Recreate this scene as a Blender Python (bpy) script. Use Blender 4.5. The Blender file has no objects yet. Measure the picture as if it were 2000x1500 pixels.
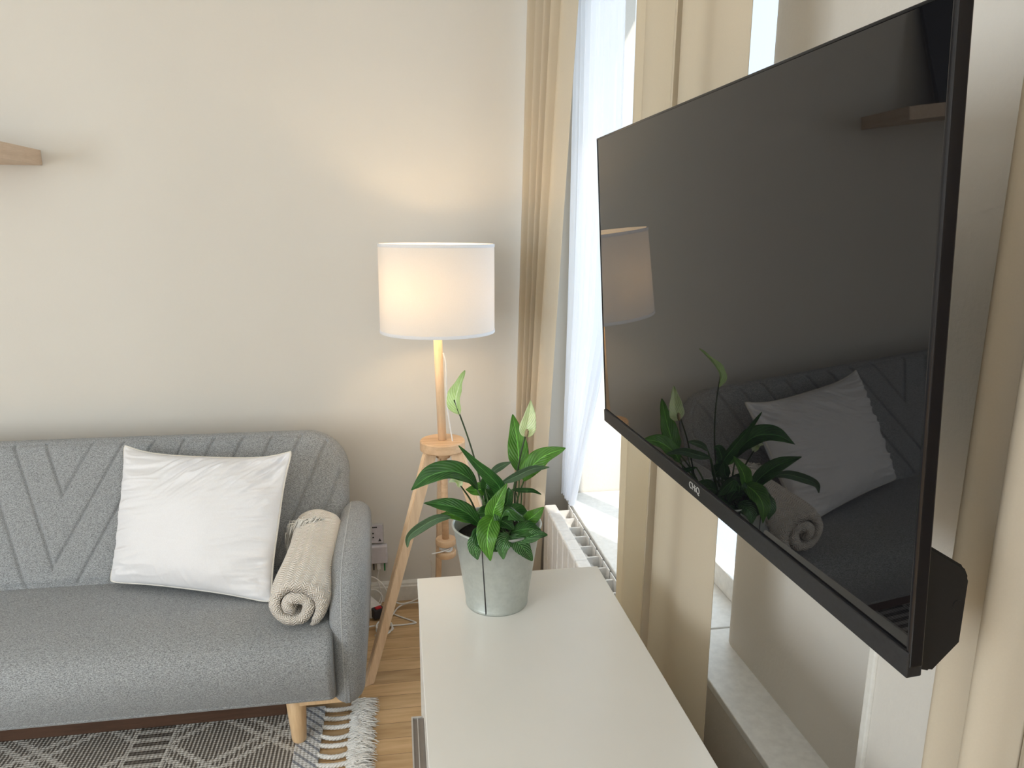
import bpy, bmesh, math, random
from mathutils import Vector, Matrix, noise
random.seed(4)
SC = bpy.context.scene
COL = SC.collection
PI = math.pi

# ------------------------------------------------------------------ camera
FPX = 1390.0
CAM = Vector((0, 0, 1.5))
def _basis():
    Y = Vector((773-1000, 448-750, FPX)).normalized()
    X = Vector((1, 0.006, 0)); X = (X - Y*X.dot(Y)).normalized()
    return X, Y, X.cross(Y)
BX, BY, BZ = _basis()          # world axes seen in (right, down, forward) camera axes
def ray(u, v):
    d = Vector((u-1000, v-750, FPX)); return Vector((BX.dot(d), BY.dot(d), BZ.dot(d)))
def at(u, v, y):               # point on the plane Y = y
    d = ray(u, v); return CAM + d*(y/d.y)
cd = bpy.data.cameras.new('camera'); cam = bpy.data.objects.new('camera', cd); COL.objects.link(cam)
right = Vector((BX.x, BY.x, BZ.x)); down = Vector((BX.y, BY.y, BZ.y)); fwd = Vector((BX.z, BY.z, BZ.z))
m3 = Matrix((right, -down, -fwd)).transposed()
cam.matrix_world = Matrix.Translation(CAM) @ m3.to_4x4()
cd.sensor_fit = 'HORIZONTAL'; cd.sensor_width = 36; cd.lens = 36*FPX/2000; cd.clip_start = 0.02
SC.camera = cam

# ------------------------------------------------------------------ world, daylight and added fill
EXPOSURE = 0.06
SC.view_settings.view_transform = 'Standard'; SC.view_settings.look = 'None'
SC.view_settings.gamma = 1; SC.view_settings.exposure = EXPOSURE
SC.view_settings.use_curve_mapping = False
W = bpy.data.worlds.new('sky'); SC.world = W; W.use_nodes = True
bg = W.node_tree.nodes['Background']; bg.inputs[0].default_value = (0.72, 0.88, 1.0, 1); bg.inputs[1].default_value = 1.3
def lamp(name, kind, loc, energy, color, **k):
    l = bpy.data.lights.new(name, kind); l.energy = energy; l.color = color
    for a, b in k.items(): setattr(l, a, b)
    o = bpy.data.objects.new(name, l); COL.objects.link(o); o.location = loc; return o
sun = lamp('sun', 'SUN', (3, 0, 4), 3.6, (1, 0.95, 0.86), angle=math.radians(1.2))
sun.rotation_euler = Vector((-0.45, 0.85, -0.92)).to_track_quat('-Z', 'Y').to_euler()
def window_light(y0, y1, z0, z1, e, x=1.04):
    o = lamp('window_daylight', 'AREA', (x, (y0+y1)/2, (z0+z1)/2), e, (0.80, 0.91, 1.0), shape='RECTANGLE', size=(z1-z0), size_y=(y1-y0))
    o.rotation_euler = (0, PI/2, 0)
    return o
window_light(1.62, 2.64, 0.5, 2.55, 6.5)
window_light(-1.35, -0.45, 0.5, 2.55, 96)  # added fill beside the camera, its window assumed and out of view
window_light(-3.2, -2.0, 0.5, 2.55, 75)  # further added fill, behind the camera along the same wall
left_fill = lamp('window_daylight', 'AREA', (-4.32, -1.7, 1.55), 168, (0.86, 0.935, 1.0), shape='RECTANGLE', size=2.05, size_y=2.4)  # added fill from the left, brightens the wall around the television
left_fill.rotation_euler = (0, -PI/2, 0)

# ------------------------------------------------------------------ materials
class NT:
    def __init__(s, name):
        s.m = bpy.data.materials.new(name); s.m.use_nodes = True
        s.t = s.m.node_tree; s.b = s.t.nodes['Principled BSDF']; s.out = s.t.nodes['Material Output']
        s._co = None
    def n(s, kind, **k):
        x = s.t.nodes.new(kind)
        for a, b in k.items(): setattr(x, a, b)
        return x
    def l(s, a, b): s.t.links.new(a, b)
    def co(s, kind='Object'):
        if s._co is None: s._co = s.n('ShaderNodeTexCoord')
        return s._co.outputs[kind]
    def mp(s, scale=(1,1,1), rot=(0,0,0), kind='Object'):
        x = s.n('ShaderNodeMapping'); s.l(s.co(kind), x.inputs[0]); x.inputs['Scale'].default_value = scale; x.inputs['Rotation'].default_value = rot
        return x.outputs[0]
    def noise(s, vec, scale=5, detail=3, rough=0.5):
        x = s.n('ShaderNodeTexNoise'); s.l(vec, x.inputs['Vector']); x.inputs['Scale'].default_value = scale
        x.inputs['Detail'].default_value = detail; x.inputs['Roughness'].default_value = rough
        return x.outputs['Fac']
    def ramp(s, fac, stops):
        x = s.n('ShaderNodeValToRGB'); e = x.color_ramp.elements
        e[0].position, e[0].color = stops[0][0], (*stops[0][1], 1)
        e[1].position, e[1].color = stops[-1][0], (*stops[-1][1], 1)
        for p, c in stops[1:-1]:
            q = e.new(p); q.color = (*c, 1)
        s.l(fac, x.inputs[0]); return x.outputs[0]
    def mix(s, fac, a, b, mode='MIX'):
        x = s.n('ShaderNodeMixRGB', blend_type=mode)
        for i, v in enumerate((fac, a, b)):
            if hasattr(v, 'is_output') or hasattr(v, 'links'): s.l(v, x.inputs[i])
            elif i == 0: x.inputs[0].default_value = v
            else: x.inputs[i].default_value = (*v, 1)
        return x.outputs[0]
    def math(s, op, a, b=0.0, c=None):
        x = s.n('ShaderNodeMath', operation=op)
        for i, v in enumerate((a, b, c)):
            if v is None: continue
            if hasattr(v, 'links'): s.l(v, x.inputs[i])
            else: x.inputs[i].default_value = v
        return x.outputs[0]
    def bump(s, h, strength=0.3, dist=0.002):
        x = s.n('ShaderNodeBump'); x.inputs['Strength'].default_value = strength; x.inputs['Distance'].default_value = dist
        s.l(h, x.inputs['Height']); s.l(x.outputs[0], s.b.inputs['Normal'])
    def base(s, c):
        if hasattr(c, 'links'): s.l(c, s.b.inputs['Base Color'])
        else: s.b.inputs['Base Color'].default_value = (*c, 1)
    def set(s, rough=0.5, metal=0.0, spec=0.5, **k):
        s.b.inputs['Roughness'].default_value = rough; s.b.inputs['Metallic'].default_value = metal
        s.b.inputs['Specular IOR Level'].default_value = spec
        for a, v in k.items(): s.b.inputs[a.replace('_', ' ')].default_value = v

def mat_plain(name, c, rough=0.5, metal=0.0, spec=0.5, grain=0.06, nscale=60, bump=0.0, bdist=0.001, **k):
    t = NT(name); f = t.noise(t.mp(), nscale, 4)
    d = [max(0, x*(1-grain)) for x in c]; e = [min(1, x*(1+grain)) for x in c]
    t.base(t.ramp(f, [(0.3, d), (0.7, e)])); t.set(rough, metal, spec, **k)
    if bump: t.bump(f, bump, bdist)
    return t.m
def mat_wall(name, c, scale=140, strength=0.25, dist=0.001):
    t = NT(name); v = t.mp()
    f = t.noise(v, scale, 5, 0.6); g = t.noise(v, 3, 2)
    t.base(t.ramp(g, [(0.3, [x*0.985 for x in c]), (0.7, c)])); t.set(0.82, 0, 0.3); t.bump(f, strength, dist)
    return t.m
def mat_fabric(name, dark, light, streak=(1, 5, 5), scale=190, bump=0.6, dist=0.001, rough=0.95):
    t = NT(name)
    a = t.noise(t.mp(streak), scale, 3, 0.7); b = t.noise(t.mp((1, 1, 1)), 420, 2, 0.6)
    f = t.math('ADD', t.math('MULTIPLY', a, 0.62), t.math('MULTIPLY', b, 0.38))
    t.base(t.ramp(f, [(0.41, dark), (0.59, light)])); t.set(rough, 0, 0.15)
    t.b.inputs['Sheen Weight'].default_value = 0.15
    t.bump(f, bump, dist); return t.m
def mat_wood(name, c0, c1, axis='Z', scale=1.0, rough=0.5):
    t = NT(name)
    s = {'Z': (14, 14, 1.2), 'Y': (14, 1.2, 14), 'X': (1.2, 14, 14)}[axis]
    a = t.noise(t.mp(s), 5*scale, 5, 0.6); b = t.noise(t.mp(tuple(q*6 for q in s)), 6*scale, 3, 0.6)
    f = t.math('ADD', t.math('MULTIPLY', a, 0.7), t.math('MULTIPLY', b, 0.3))
    t.base(t.ramp(f, [(0.28, c0), (0.62, c1)])); t.set(rough, 0, 0.4); t.bump(b, 0.15, 0.0005); return t.m
def mat_translucent(name, c, tc, fac, alpha=0.0, rough=0.9):
    t = NT(name); f = t.noise(t.mp((1, 1, 1)), 500, 2)
    df = t.n('ShaderNodeBsdfDiffuse'); tr = t.n('ShaderNodeBsdfTranslucent'); mx = t.n('ShaderNodeMixShader')
    col = t.ramp(f, [(0.3, [q*0.96 for q in c]), (0.7, c)])
    t.l(col, df.inputs[0]); tr.inputs[0].default_value = (*tc, 1); mx.inputs[0].default_value = fac
    t.l(df.outputs[0], mx.inputs[1]); t.l(tr.outputs[0], mx.inputs[2])
    last = mx.outputs[0]
    if alpha:
        tp = t.n('ShaderNodeBsdfTransparent'); m2 = t.n('ShaderNodeMixShader'); m2.inputs[0].default_value = alpha
        t.l(last, m2.inputs[1]); t.l(tp.outputs[0], m2.inputs[2]); last = m2.outputs[0]
    t.l(last, t.out.inputs[0]); t.t.nodes.remove(t.b); return t.m

M = {}
M['wall'] = mat_wall('warm_white_paint', (0.70, 0.665, 0.605))
M['plaster'] = mat_wall('rough_warm_plaster', (0.70, 0.66, 0.60), 90, 0.5, 0.002)
M['ceiling'] = mat_wall('ceiling_paint', (0.82, 0.80, 0.76))
M['trim'] = mat_plain('white_trim_paint', (0.78, 0.755, 0.70), 0.45)
M['sill'] = mat_plain('white_sill_paint', (0.84, 0.84, 0.82), 0.4)
M['grey_fabric'] = mat_fabric('heathered_grey_fabric', (0.15, 0.156, 0.160), (0.45, 0.465, 0.475))
M['seam'] = mat_fabric('grey_piping_fabric', (0.30, 0.31, 0.31), (0.55, 0.56, 0.57))
M['cotton'] = mat_plain('white_cotton', (0.80, 0.795, 0.81), 0.85, 0, 0.2, 0.02, 300, 0.15, 0.0004)
M['piping'] = mat_plain('cream_cotton_piping', (0.76, 0.73, 0.67), 0.85, 0, 0.2, 0.03, 300)
M['oak'] = mat_wood('pale_oak', (0.66, 0.44, 0.26), (0.84, 0.62, 0.41))
M['oakh'] = mat_wood('pale_oak_horizontal', (0.58, 0.36, 0.20), (0.76, 0.52, 0.32), 'X')
M['shelfwood'] = mat_wood('shelf_oak', (0.60, 0.44, 0.31), (0.72, 0.56, 0.42), 'Y', 1.5)
M['legwood'] = mat_wood('sofa_leg_oak', (0.66, 0.42, 0.22), (0.82, 0.58, 0.34), 'Z')
M['darkwood'] = mat_wood('dark_brown_wood', (0.05, 0.025, 0.015), (0.10, 0.05, 0.03), 'X')
M['tabletop'] = mat_plain('white_lacquer_top', (0.84, 0.82, 0.775), 0.28, 0, 0.5, 0.01, 8)
M['tableside'] = mat_plain('white_lacquer_body', (0.74, 0.71, 0.66), 0.4)
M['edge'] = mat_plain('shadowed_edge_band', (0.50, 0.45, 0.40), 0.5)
M['greydoor'] = mat_plain('grey_taupe_door', (0.20, 0.17, 0.15), 0.35)
M['doorframe'] = mat_plain('light_grey_metal', (0.55, 0.54, 0.53), 0.35, 0.6)
M['black'] = mat_plain('black_plastic', (0.008, 0.008, 0.009), 0.4, 0, 0.3, 0.1, 200)
M['blackg'] = mat_plain('black_gloss_side', (0.006, 0.006, 0.008), 0.14, 0, 0.35, 0.05, 20)
M['bezel'] = mat_plain('brushed_black_bezel', (0.014, 0.014, 0.016), 0.42, 0.0, 0.35, 0.3, 200)
M['screen'] = mat_plain('black_glass_screen', (0.004, 0.004, 0.005), 0.015, 0, 0.6, 0.01, 3)
M['white_plastic'] = mat_plain('white_plastic', (0.82, 0.81, 0.80), 0.4)
M['lilac_plastic'] = mat_plain('cool_white_plastic', (0.68, 0.65, 0.70), 0.4)
M['silver'] = mat_plain('silver_faceplate', (0.52, 0.51, 0.50), 0.4, 0.3)
M['dark'] = mat_plain('dark_plastic', (0.03, 0.03, 0.035), 0.5)
M['green_plastic'] = mat_plain('green_plug_tab', (0.02, 0.22, 0.06), 0.5)
M['red_plastic'] = mat_plain('red_switch_plastic', (0.55, 0.02, 0.03), 0.3)
M['cable'] = mat_plain('white_cable', (0.80, 0.78, 0.75), 0.45)
M['radiator'] = mat_plain('white_radiator_enamel', (0.78, 0.76, 0.73), 0.35)
M['soil'] = mat_plain('dark_potting_soil', (0.016, 0.013, 0.010), 0.95, 0, 0.2, 0.5, 90, 1.0, 0.006)
M['stem'] = mat_plain('dark_green_stem', (0.035, 0.06, 0.02), 0.5, 0, 0.4, 0.3, 60)
M['stemlight'] = mat_plain('green_stem', (0.07, 0.14, 0.04), 0.5, 0, 0.4, 0.3, 60)
M['spadix'] = mat_plain('cream_brown_spadix', (0.42, 0.33, 0.20), 0.8, 0, 0.2, 0.3, 700, 1.0, 0.002)
M['rugcord'] = mat_plain('cream_wool_cord', (0.86, 0.84, 0.80), 0.95, 0, 0.1, 0.12, 300, 0.8, 0.002)
M['curtain'] = mat_translucent('cream_curtain_cloth', (0.70, 0.635, 0.53), (0.88, 0.77, 0.58), 0.42)
M['sheer'] = mat_translucent('white_sheer_voile', (0.86, 0.88, 0.92), (0.90, 0.93, 1.0), 0.55, 0.22)
M['shade'] = mat_translucent('white_lampshade_cloth', (0.86, 0.85, 0.84), (0.95, 0.88, 0.78), 0.25)
M['picture'] = mat_plain('dark_picture', (0.03, 0.035, 0.045), 0.5)

def mat_floor():
    t = NT('oak_parquet')
    br = t.n('ShaderNodeTexBrick'); t.l(t.mp((1, 1, 1), (0, 0, 0)), br.inputs[0])
    br.offset = 0.37; br.offset_frequency = 1
    br.inputs['Scale'].default_value = 1; br.inputs['Brick Width'].default_value = 0.42; br.inputs['Row Height'].default_value = 0.068
    br.inputs['Mortar Size'].default_value = 0.0007; br.inputs['Mortar Smooth'].default_value = 0.2; br.inputs['Bias'].default_value = 0
    br.inputs['Color1'].default_value = (0, 0, 0, 1); br.inputs['Color2'].default_value = (1, 1, 1, 1); br.inputs['Mortar'].default_value = (0.5, 0.5, 0.5, 1)
    add = t.n('ShaderNodeVectorMath', operation='ADD'); sc = t.n('ShaderNodeVectorMath', operation='SCALE'); sc.inputs['Scale'].default_value = 7
    t.l(br.outputs['Color'], sc.inputs[0]); t.l(sc.outputs[0], add.inputs[0]); t.l(t.mp((1.6, 17, 1)), add.inputs[1])
    g = t.noise(add.outputs[0], 2.6, 6, 0.62)
    base = t.ramp(g, [(0.25, (0.44, 0.27, 0.13)), (0.5, (0.60, 0.405, 0.22)), (0.75, (0.71, 0.50, 0.295))])
    tone = t.ramp(br.outputs['Color'], [(0.0, (0.84, 0.82, 0.78)), (1.0, (1.12, 1.10, 1.05))])
    c = t.mix(1.0, base, tone, 'MULTIPLY')
    c = t.mix(br.outputs['Fac'], c, (0.12, 0.06, 0.025))
    kn = t.n('ShaderNodeTexVoronoi'); t.l(t.mp((1.2, 3.0, 1)), kn.inputs[0]); kn.inputs['Scale'].default_value = 1.35
    kf = t.ramp(kn.outputs['Distance'], [(0.0, (1, 1, 1)), (0.03, (0.6, 0.6, 0.6)), (0.055, (0, 0, 0))])
    c = t.mix(kf, c, (0.10, 0.05, 0.02))
    t.base(c); t.set(0.38, 0, 0.45); t.bump(br.outputs['Fac'], 0.4, -0.001)
    return t.m
M['floor'] = mat_floor()

def mat_rug():
    t = NT('grey_cream_woven_rug')
    sp = t.n('ShaderNodeSeparateXYZ'); t.l(t.co(), sp.inputs[0])
    x, y = sp.outputs[0], sp.outputs[1]
    def tri(v, period, off=0.0):
        return t.math('MULTIPLY', t.math('PINGPONG', t.math('ADD', v, off), period/2), 2/period)
    # cords run along y, 11 mm apart
    st = t.math('SINE', t.math('MULTIPLY', x, 2*PI/0.0115)); 
    cross = t.math('SINE', t.math('MULTIPLY', y, 2*PI/0.009))
    # diamonds
    a = tri(x, 0.33, 0.045); b = tri(y, 0.25, 0.04)
    d1 = t.math('ABSOLUTE', t.math('SUBTRACT', a, b))
    a2 = tri(x, 0.33, 0.11); 
    d2 = t.math('ABSOLUTE', t.math('SUBTRACT', a2, b))
    dm = t.math('MINIMUM', d1, d2)
    bead = t.math('MULTIPLY', t.math('SINE', t.math('MULTIPLY', x, 2*PI/0.019)), 0.03)
    line = t.math('LESS_THAN', dm, t.math('ADD', 0.085, bead))
    # ladder bands every 0.57 m
    lx = t.math('PINGPONG', t.math('ADD', x, 0.755), 0.27)
    band = t.math('LESS_THAN', lx, 0.05)
    rung = t.math('GREATER_THAN', t.math('SINE', t.math('MULTIPLY', y, 2*PI/0.036)), 0.0)
    bandedge = t.math('LESS_THAN', t.math('ABSOLUTE', t.math('SUBTRACT', lx, 0.056)), 0.006)
    # white end border
    border = t.math('GREATER_THAN', x, -0.335)
    dash = t.math('GREATER_THAN', t.math('SINE', t.math('MULTIPLY', t.math('ADD', x, y), 2*PI/0.034)), 0.55)
    stripe = t.ramp(t.math('ADD', t.math('MULTIPLY', st, 0.5), 0.5), [(0.10, (0.19, 0.165, 0.14)), (0.5, (0.31, 0.28, 0.245)), (0.85, (0.70, 0.66, 0.60))])
    cream = (0.72, 0.68, 0.62)
    c = t.mix(line, stripe, cream)
    bc = t.mix(rung, (0.20, 0.175, 0.15), (0.66, 0.62, 0.56))
    c = t.mix(band, c, bc); c = t.mix(bandedge, c, cream)
    bo = t.mix(dash, (0.80, 0.79, 0.77), (0.36, 0.37, 0.40))
    c = t.mix(border, c, bo)
    f = t.noise(t.mp(), 400, 3); c = t.mix(0.35, c, t.ramp(f, [(0.3, (0.55, 0.55, 0.55)), (0.7, (1.25, 1.25, 1.25))]), 'MULTIPLY')
    t.base(c); t.set(0.95, 0, 0.1)
    h = t.math('ADD', t.math('ADD', t.math('MULTIPLY', st, 0.35), t.math('MULTIPLY', cross, 0.2)), line)
    t.bump(h, 0.8, 0.004); return t.m
M['rug'] = mat_rug()

def mat_leaf(name, dark, light, stripe=0.0, rough=0.25):
    t = NT(name); sp = t.n('ShaderNodeSeparateXYZ'); t.l(t.co('UV'), sp.inputs[0])
    u, v = sp.outputs[0], sp.outputs[1]           # u across 0..1, v along 0..1
    mid = t.math('ABSOLUTE', t.math('SUBTRACT', u, 0.5))
    ph = t.math('SUBTRACT', t.math('MULTIPLY', v, 62.0), t.math('MULTIPLY', mid, 46.0))
    vein = t.math('SINE', ph); f = t.noise(t.mp((1, 1, 1)), 30, 3)
    c = t.ramp(f, [(0.3, dark), (0.7, light)])
    c = t.mix(t.math('MULTIPLY', t.math('GREATER_THAN', vein, 0.72), 0.17 + stripe), c, [min(1, q*2.2+0.03+stripe*0.5) for q in light])
    mr = t.math('LESS_THAN', mid, 0.022)
    c = t.mix(t.math('MULTIPLY', mr, 0.7), c, [min(1, q*2.4+0.04) for q in light])
    t.base(c); t.set(rough, 0, 0.5); t.bump(t.math('ADD', t.math('MULTIPLY', vein, 0.5), t.math('MULTIPLY', mr, -1.0)), 0.5, 0.0012)
    tr = t.n('ShaderNodeBsdfTranslucent'); t.l(t.mix(1.0, c, (1.3, 1.6, 0.5), 'MULTIPLY'), tr.inputs[0])
    mx = t.n('ShaderNodeMixShader'); mx.inputs[0].default_value = 0.30
    t.l(t.b.outputs[0], mx.inputs[1]); t.l(tr.outputs[0], mx.inputs[2]); t.l(mx.outputs[0], t.out.inputs[0]); return t.m
M['leaf'] = mat_leaf('dark_green_leaf', (0.024, 0.09, 0.022), (0.055, 0.18, 0.036))
M['leafbright'] = mat_leaf('fresh_green_leaf', (0.06, 0.19, 0.02), (0.13, 0.33, 0.045))
M['leafgrey'] = mat_leaf('leaf_pale_underside', (0.08, 0.15, 0.08), (0.14, 0.23, 0.13), 0, 0.5)
M['leafstripe'] = mat_leaf('ribbed_green_leaf', (0.02, 0.09, 0.02), (0.05, 0.17, 0.035), 0.45, 0.25)  # pale veins, with window light glinting between them put into the colour
M['spathe'] = mat_leaf('green_white_spathe', (0.42, 0.58, 0.22), (0.62, 0.74, 0.42), 0.1, 0.4)
M['spathewhite'] = mat_leaf('white_spathe', (0.72, 0.78, 0.60), (0.85, 0.86, 0.74), 0.1, 0.4)

def mat_blanket():
    t = NT('cream_herringbone_knit'); sp = t.n('ShaderNodeSeparateXYZ'); t.l(t.co('UV'), sp.inputs[0])
    u, v = sp.outputs[0], sp.outputs[1]
    z = t.math('PINGPONG', u, 0.010)
    s = t.math('SINE', t.math('MULTIPLY', t.math('ADD', v, z), 2*PI/0.0085))
    f = t.noise(t.mp(), 300, 3)
    t.base(t.mix(t.math('ADD', t.math('MULTIPLY', s, 0.35), 0.5), (0.78, 0.70, 0.60), (0.95, 0.91, 0.86))); t.set(0.95, 0, 0.1)
    t.bump(t.math('ADD', s, f), 0.8, 0.0022); return t.m
M['blanket'] = mat_blanket()
def mat_galv():
    t = NT('galvanised_steel'); v = t.n('ShaderNodeTexVoronoi'); t.l(t.mp(), v.inputs[0]); v.inputs['Scale'].default_value = 140
    f = t.noise(t.mp(), 60, 4)
    c = t.mix(0.10, t.ramp(f, [(0.3, (0.52, 0.56, 0.54)), (0.7, (0.58, 0.62, 0.595))]), v.outputs['Distance'], 'SOFT_LIGHT')
    t.base(c); t.set(0.42, 0.75, 0.5); return t.m
M['galv'] = mat_galv()
def mat_glass():
    t = NT('window_glass'); tp = t.n('ShaderNodeBsdfTransparent'); gl = t.n('ShaderNodeBsdfGlossy'); gl.inputs['Roughness'].default_value = 0.02
    mx = t.n('ShaderNodeMixShader'); mx.inputs[0].default_value = 0.06
    t.l(tp.outputs[0], mx.inputs[1]); t.l(gl.outputs[0], mx.inputs[2]); t.l(mx.outputs[0], t.out.inputs[0]); return t.m
M['glass'] = mat_glass()
t_ = NT('warm_bulb_glass'); t_.base((1, 0.9, 0.75)); t_.b.inputs['Emission Color'].default_value = (1, 0.72, 0.40, 1); t_.b.inputs['Emission Strength'].default_value = 30
M['bulb'] = t_.m

# ------------------------------------------------------------------ mesh helpers
def link(name, me, mat=None, parent=None, smooth=False):
    o = bpy.data.objects.new(name, me); COL.objects.link(o)
    if mat: me.materials.append(mat if not isinstance(mat, str) else M[mat])
    if smooth:
        for p in me.polygons: p.use_smooth = True
    if parent is not None:
        o.parent = parent; o.matrix_parent_inverse = parent.matrix_world.inverted()
    return o
def from_bm(name, bm, mat, parent=None, smooth=False):
    bmesh.ops.recalc_face_normals(bm, faces=bm.faces)
    me = bpy.data.meshes.new(name); bm.to_mesh(me); bm.free(); return link(name, me, mat, parent, smooth)
def tag(o, label, cat, group=None):
    o['label'] = label; o['category'] = cat
    if group: o['group'] = group
    return o
def empty(name, loc):
    o = bpy.data.objects.new(name, None); COL.objects.link(o); o.location = loc; o.empty_display_size = 0.05
    o.matrix_world = Matrix.Translation(loc); return o
def add_box(bm, lo, hi, bevel=0.0, seg=2, mtx=None):
    r = bmesh.ops.create_cube(bm, size=1)
    lo, hi = Vector(lo), Vector(hi); c = (lo+hi)/2; s = hi-lo
    for v in r['verts']: v.co = Vector((v.co.x*s.x, v.co.y*s.y, v.co.z*s.z)) + c
    vs = r['verts']
    if bevel:
        es = list({e for v in vs for e in v.link_edges})
        q = bmesh.ops.bevel(bm, geom=es, offset=bevel, segments=seg, profile=0.5, affect='EDGES')
        vs = list({v for f in q['faces'] for v in f.verts} | {v for v in vs if v.is_valid})
    if mtx:
        for v in vs: v.co = mtx @ v.co
    return vs
def box(name, lo, hi, mat, parent=None, bevel=0.0, seg=2, smooth=False):
    bm = bmesh.new(); add_box(bm, lo, hi, bevel, seg); return from_bm(name, bm, mat, parent, smooth)
def struct(o): o['kind'] = 'structure'; return o
def add_tube(bm, pts, rad, n=10, caps=True):
    pts = [Vector(p) for p in pts]; rings = []; prev = None
    for i, p in enumerate(pts):
        tg = (pts[min(i+1, len(pts)-1)] - pts[max(i-1, 0)]).normalized()
        if prev is None:
            a = Vector((0, 0, 1)) if abs(tg.z) < 0.9 else Vector((1, 0, 0)); nr = tg.cross(a).normalized()
        else: nr = (prev - tg*prev.dot(tg)).normalized()
        prev = nr; bn = tg.cross(nr); r = rad[i] if hasattr(rad, '__len__') else rad
        rings.append([bm.verts.new(p + (nr*math.cos(2*PI*k/n) + bn*math.sin(2*PI*k/n))*r) for k in range(n)])
    for a, b in zip(rings, rings[1:]):
        for k in range(n): bm.faces.new((a[k], a[(k+1) % n], b[(k+1) % n], b[k]))
    if caps: bm.faces.new(rings[0][::-1]); bm.faces.new(rings[-1])
def spline(ctrl, n=24):
    c = [Vector(p) for p in ctrl]; c = [c[0]*2-c[1]] + c + [c[-1]*2-c[-2]]; out = []
    segs = len(c)-3
    for s in range(segs):
        p0, p1, p2, p3 = c[s:s+4]; k = max(2, n//segs)
        for i in range(k):
            t = i/k
            out.append(0.5*((2*p1) + (p2-p0)*t + (2*p0-5*p1+4*p2-p3)*t*t + (3*p1-p0-3*p2+p3)*t**3))
    out.append(c[-2].copy()); return out
def tube(name, ctrl, rad, mat, parent=None, n=24, sides=8):
    bm = bmesh.new(); pts = spline(ctrl, n) if len(ctrl) > 2 else [Vector(p) for p in ctrl]
    if hasattr(rad, '__len__'):
        r0, r1 = rad; rad = [r0+(r1-r0)*i/(len(pts)-1) for i in range(len(pts))]
    add_tube(bm, pts, rad, sides); return from_bm(name, bm, mat, parent, True)
def add_lathe(bm, prof, c, n=48, close=False):
    rings = []
    for r, z in prof:
        if r < 1e-6: rings.append([bm.verts.new((c[0], c[1], c[2]+z))]*1)
        else: rings.append([bm.verts.new((c[0]+r*math.cos(2*PI*k/n), c[1]+r*math.sin(2*PI*k/n), c[2]+z)) for k in range(n)])
    pr = list(zip(rings, rings[1:])) + ([(rings[-1], rings[0])] if close else [])
    for a, b in pr:
        for k in range(n):
            j = (k+1) % n
            if len(a) == 1 and len(b) == 1: continue
            if len(a) == 1: bm.faces.new((a[0], b[j], b[k]))
            elif len(b) == 1: bm.faces.new((a[k], a[j], b[0]))
            else: bm.faces.new((a[k], a[j], b[j], b[k]))
def lathe(name, prof, c, mat, parent=None, n=48, close=False, smooth=True):
    bm = bmesh.new(); add_lathe(bm, prof, c, n, close); o = from_bm(name, bm, mat, parent, smooth)
    return o
def autosmooth(o, deg=35):
    md = o.modifiers.new('edges', 'EDGE_SPLIT'); md.split_angle = math.radians(deg); return o
def grid_mesh(name, f, nu, nv, mat, parent=None, wrap_u=False, uv=None, smooth=True, flip=False):
    vs = [f(i/nu, j/nv) for j in range(nv+1) for i in range(nu if wrap_u else nu+1)]
    w = nu if wrap_u else nu+1; fs = []; uvs = []
    for j in range(nv):
        for i in range(nu):
            a, b = j*w+i, j*w+(i+1) % w if wrap_u else j*w+i+1
            q = (a, b, b+w, a+w); fs.append(q[::-1] if flip else q)
            if uv:
                us = [uv(i/nu, j/nv), uv((i+1)/nu, j/nv), uv((i+1)/nu, (j+1)/nv), uv(i/nu, (j+1)/nv)]
                uvs += us[::-1] if flip else us
    me = bpy.data.meshes.new(name); me.from_pydata([tuple(v) for v in vs], [], fs)
    if uv:
        ul = me.uv_layers.new(name='UVMap')
        for k, q in enumerate(uvs): ul.data[k].uv = q
    return link(name, me, mat, parent, smooth)
def fill_prism(bm, poly, axis, lo, hi):
    def P(a, b, c): return {'x': (c, a, b), 'y': (a, c, b), 'z': (a, b, c)}[axis]
    A = [bm.verts.new(P(a, b, lo)) for a, b in poly]; B = [bm.verts.new(P(a, b, hi)) for a, b in poly]
    bm.faces.new(A); bm.faces.new(B[::-1]); n = len(poly)
    for i in range(n): bm.faces.new((A[i], B[i], B[(i+1) % n], A[(i+1) % n]))

# ------------------------------------------------------------------ room
YB = 2.74; XW = 0.70
struct(box('floor', (-4.2, -3.6, -0.1), (1.1, YB+0.15, 0), 'floor'))
struct(box('ceiling', (-4.2, -3.6, 2.9), (1.1, YB+0.15, 3.0), 'ceiling'))
struct(box('wall_back', (-4.2, YB, 0), (1.1, YB+0.15, 2.9), 'wall'))
bm = bmesh.new()
for lo, hi in (((-4.3, -3.6, 0), (-4.2, -2.9, 2.9)), ((-4.3, -0.5, 0), (-4.2, YB, 2.9)), ((-4.3, -2.9, 0), (-4.2, -0.5, 0.5)), ((-4.3, -2.9, 2.55), (-4.2, -0.5, 2.9))): add_box(bm, lo, hi)
struct(from_bm('wall_left', bm, 'wall'))
struct(box('wall_front', (-4.2, -3.7, 0), (1.1, -3.6, 2.9), 'wall'))
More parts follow.
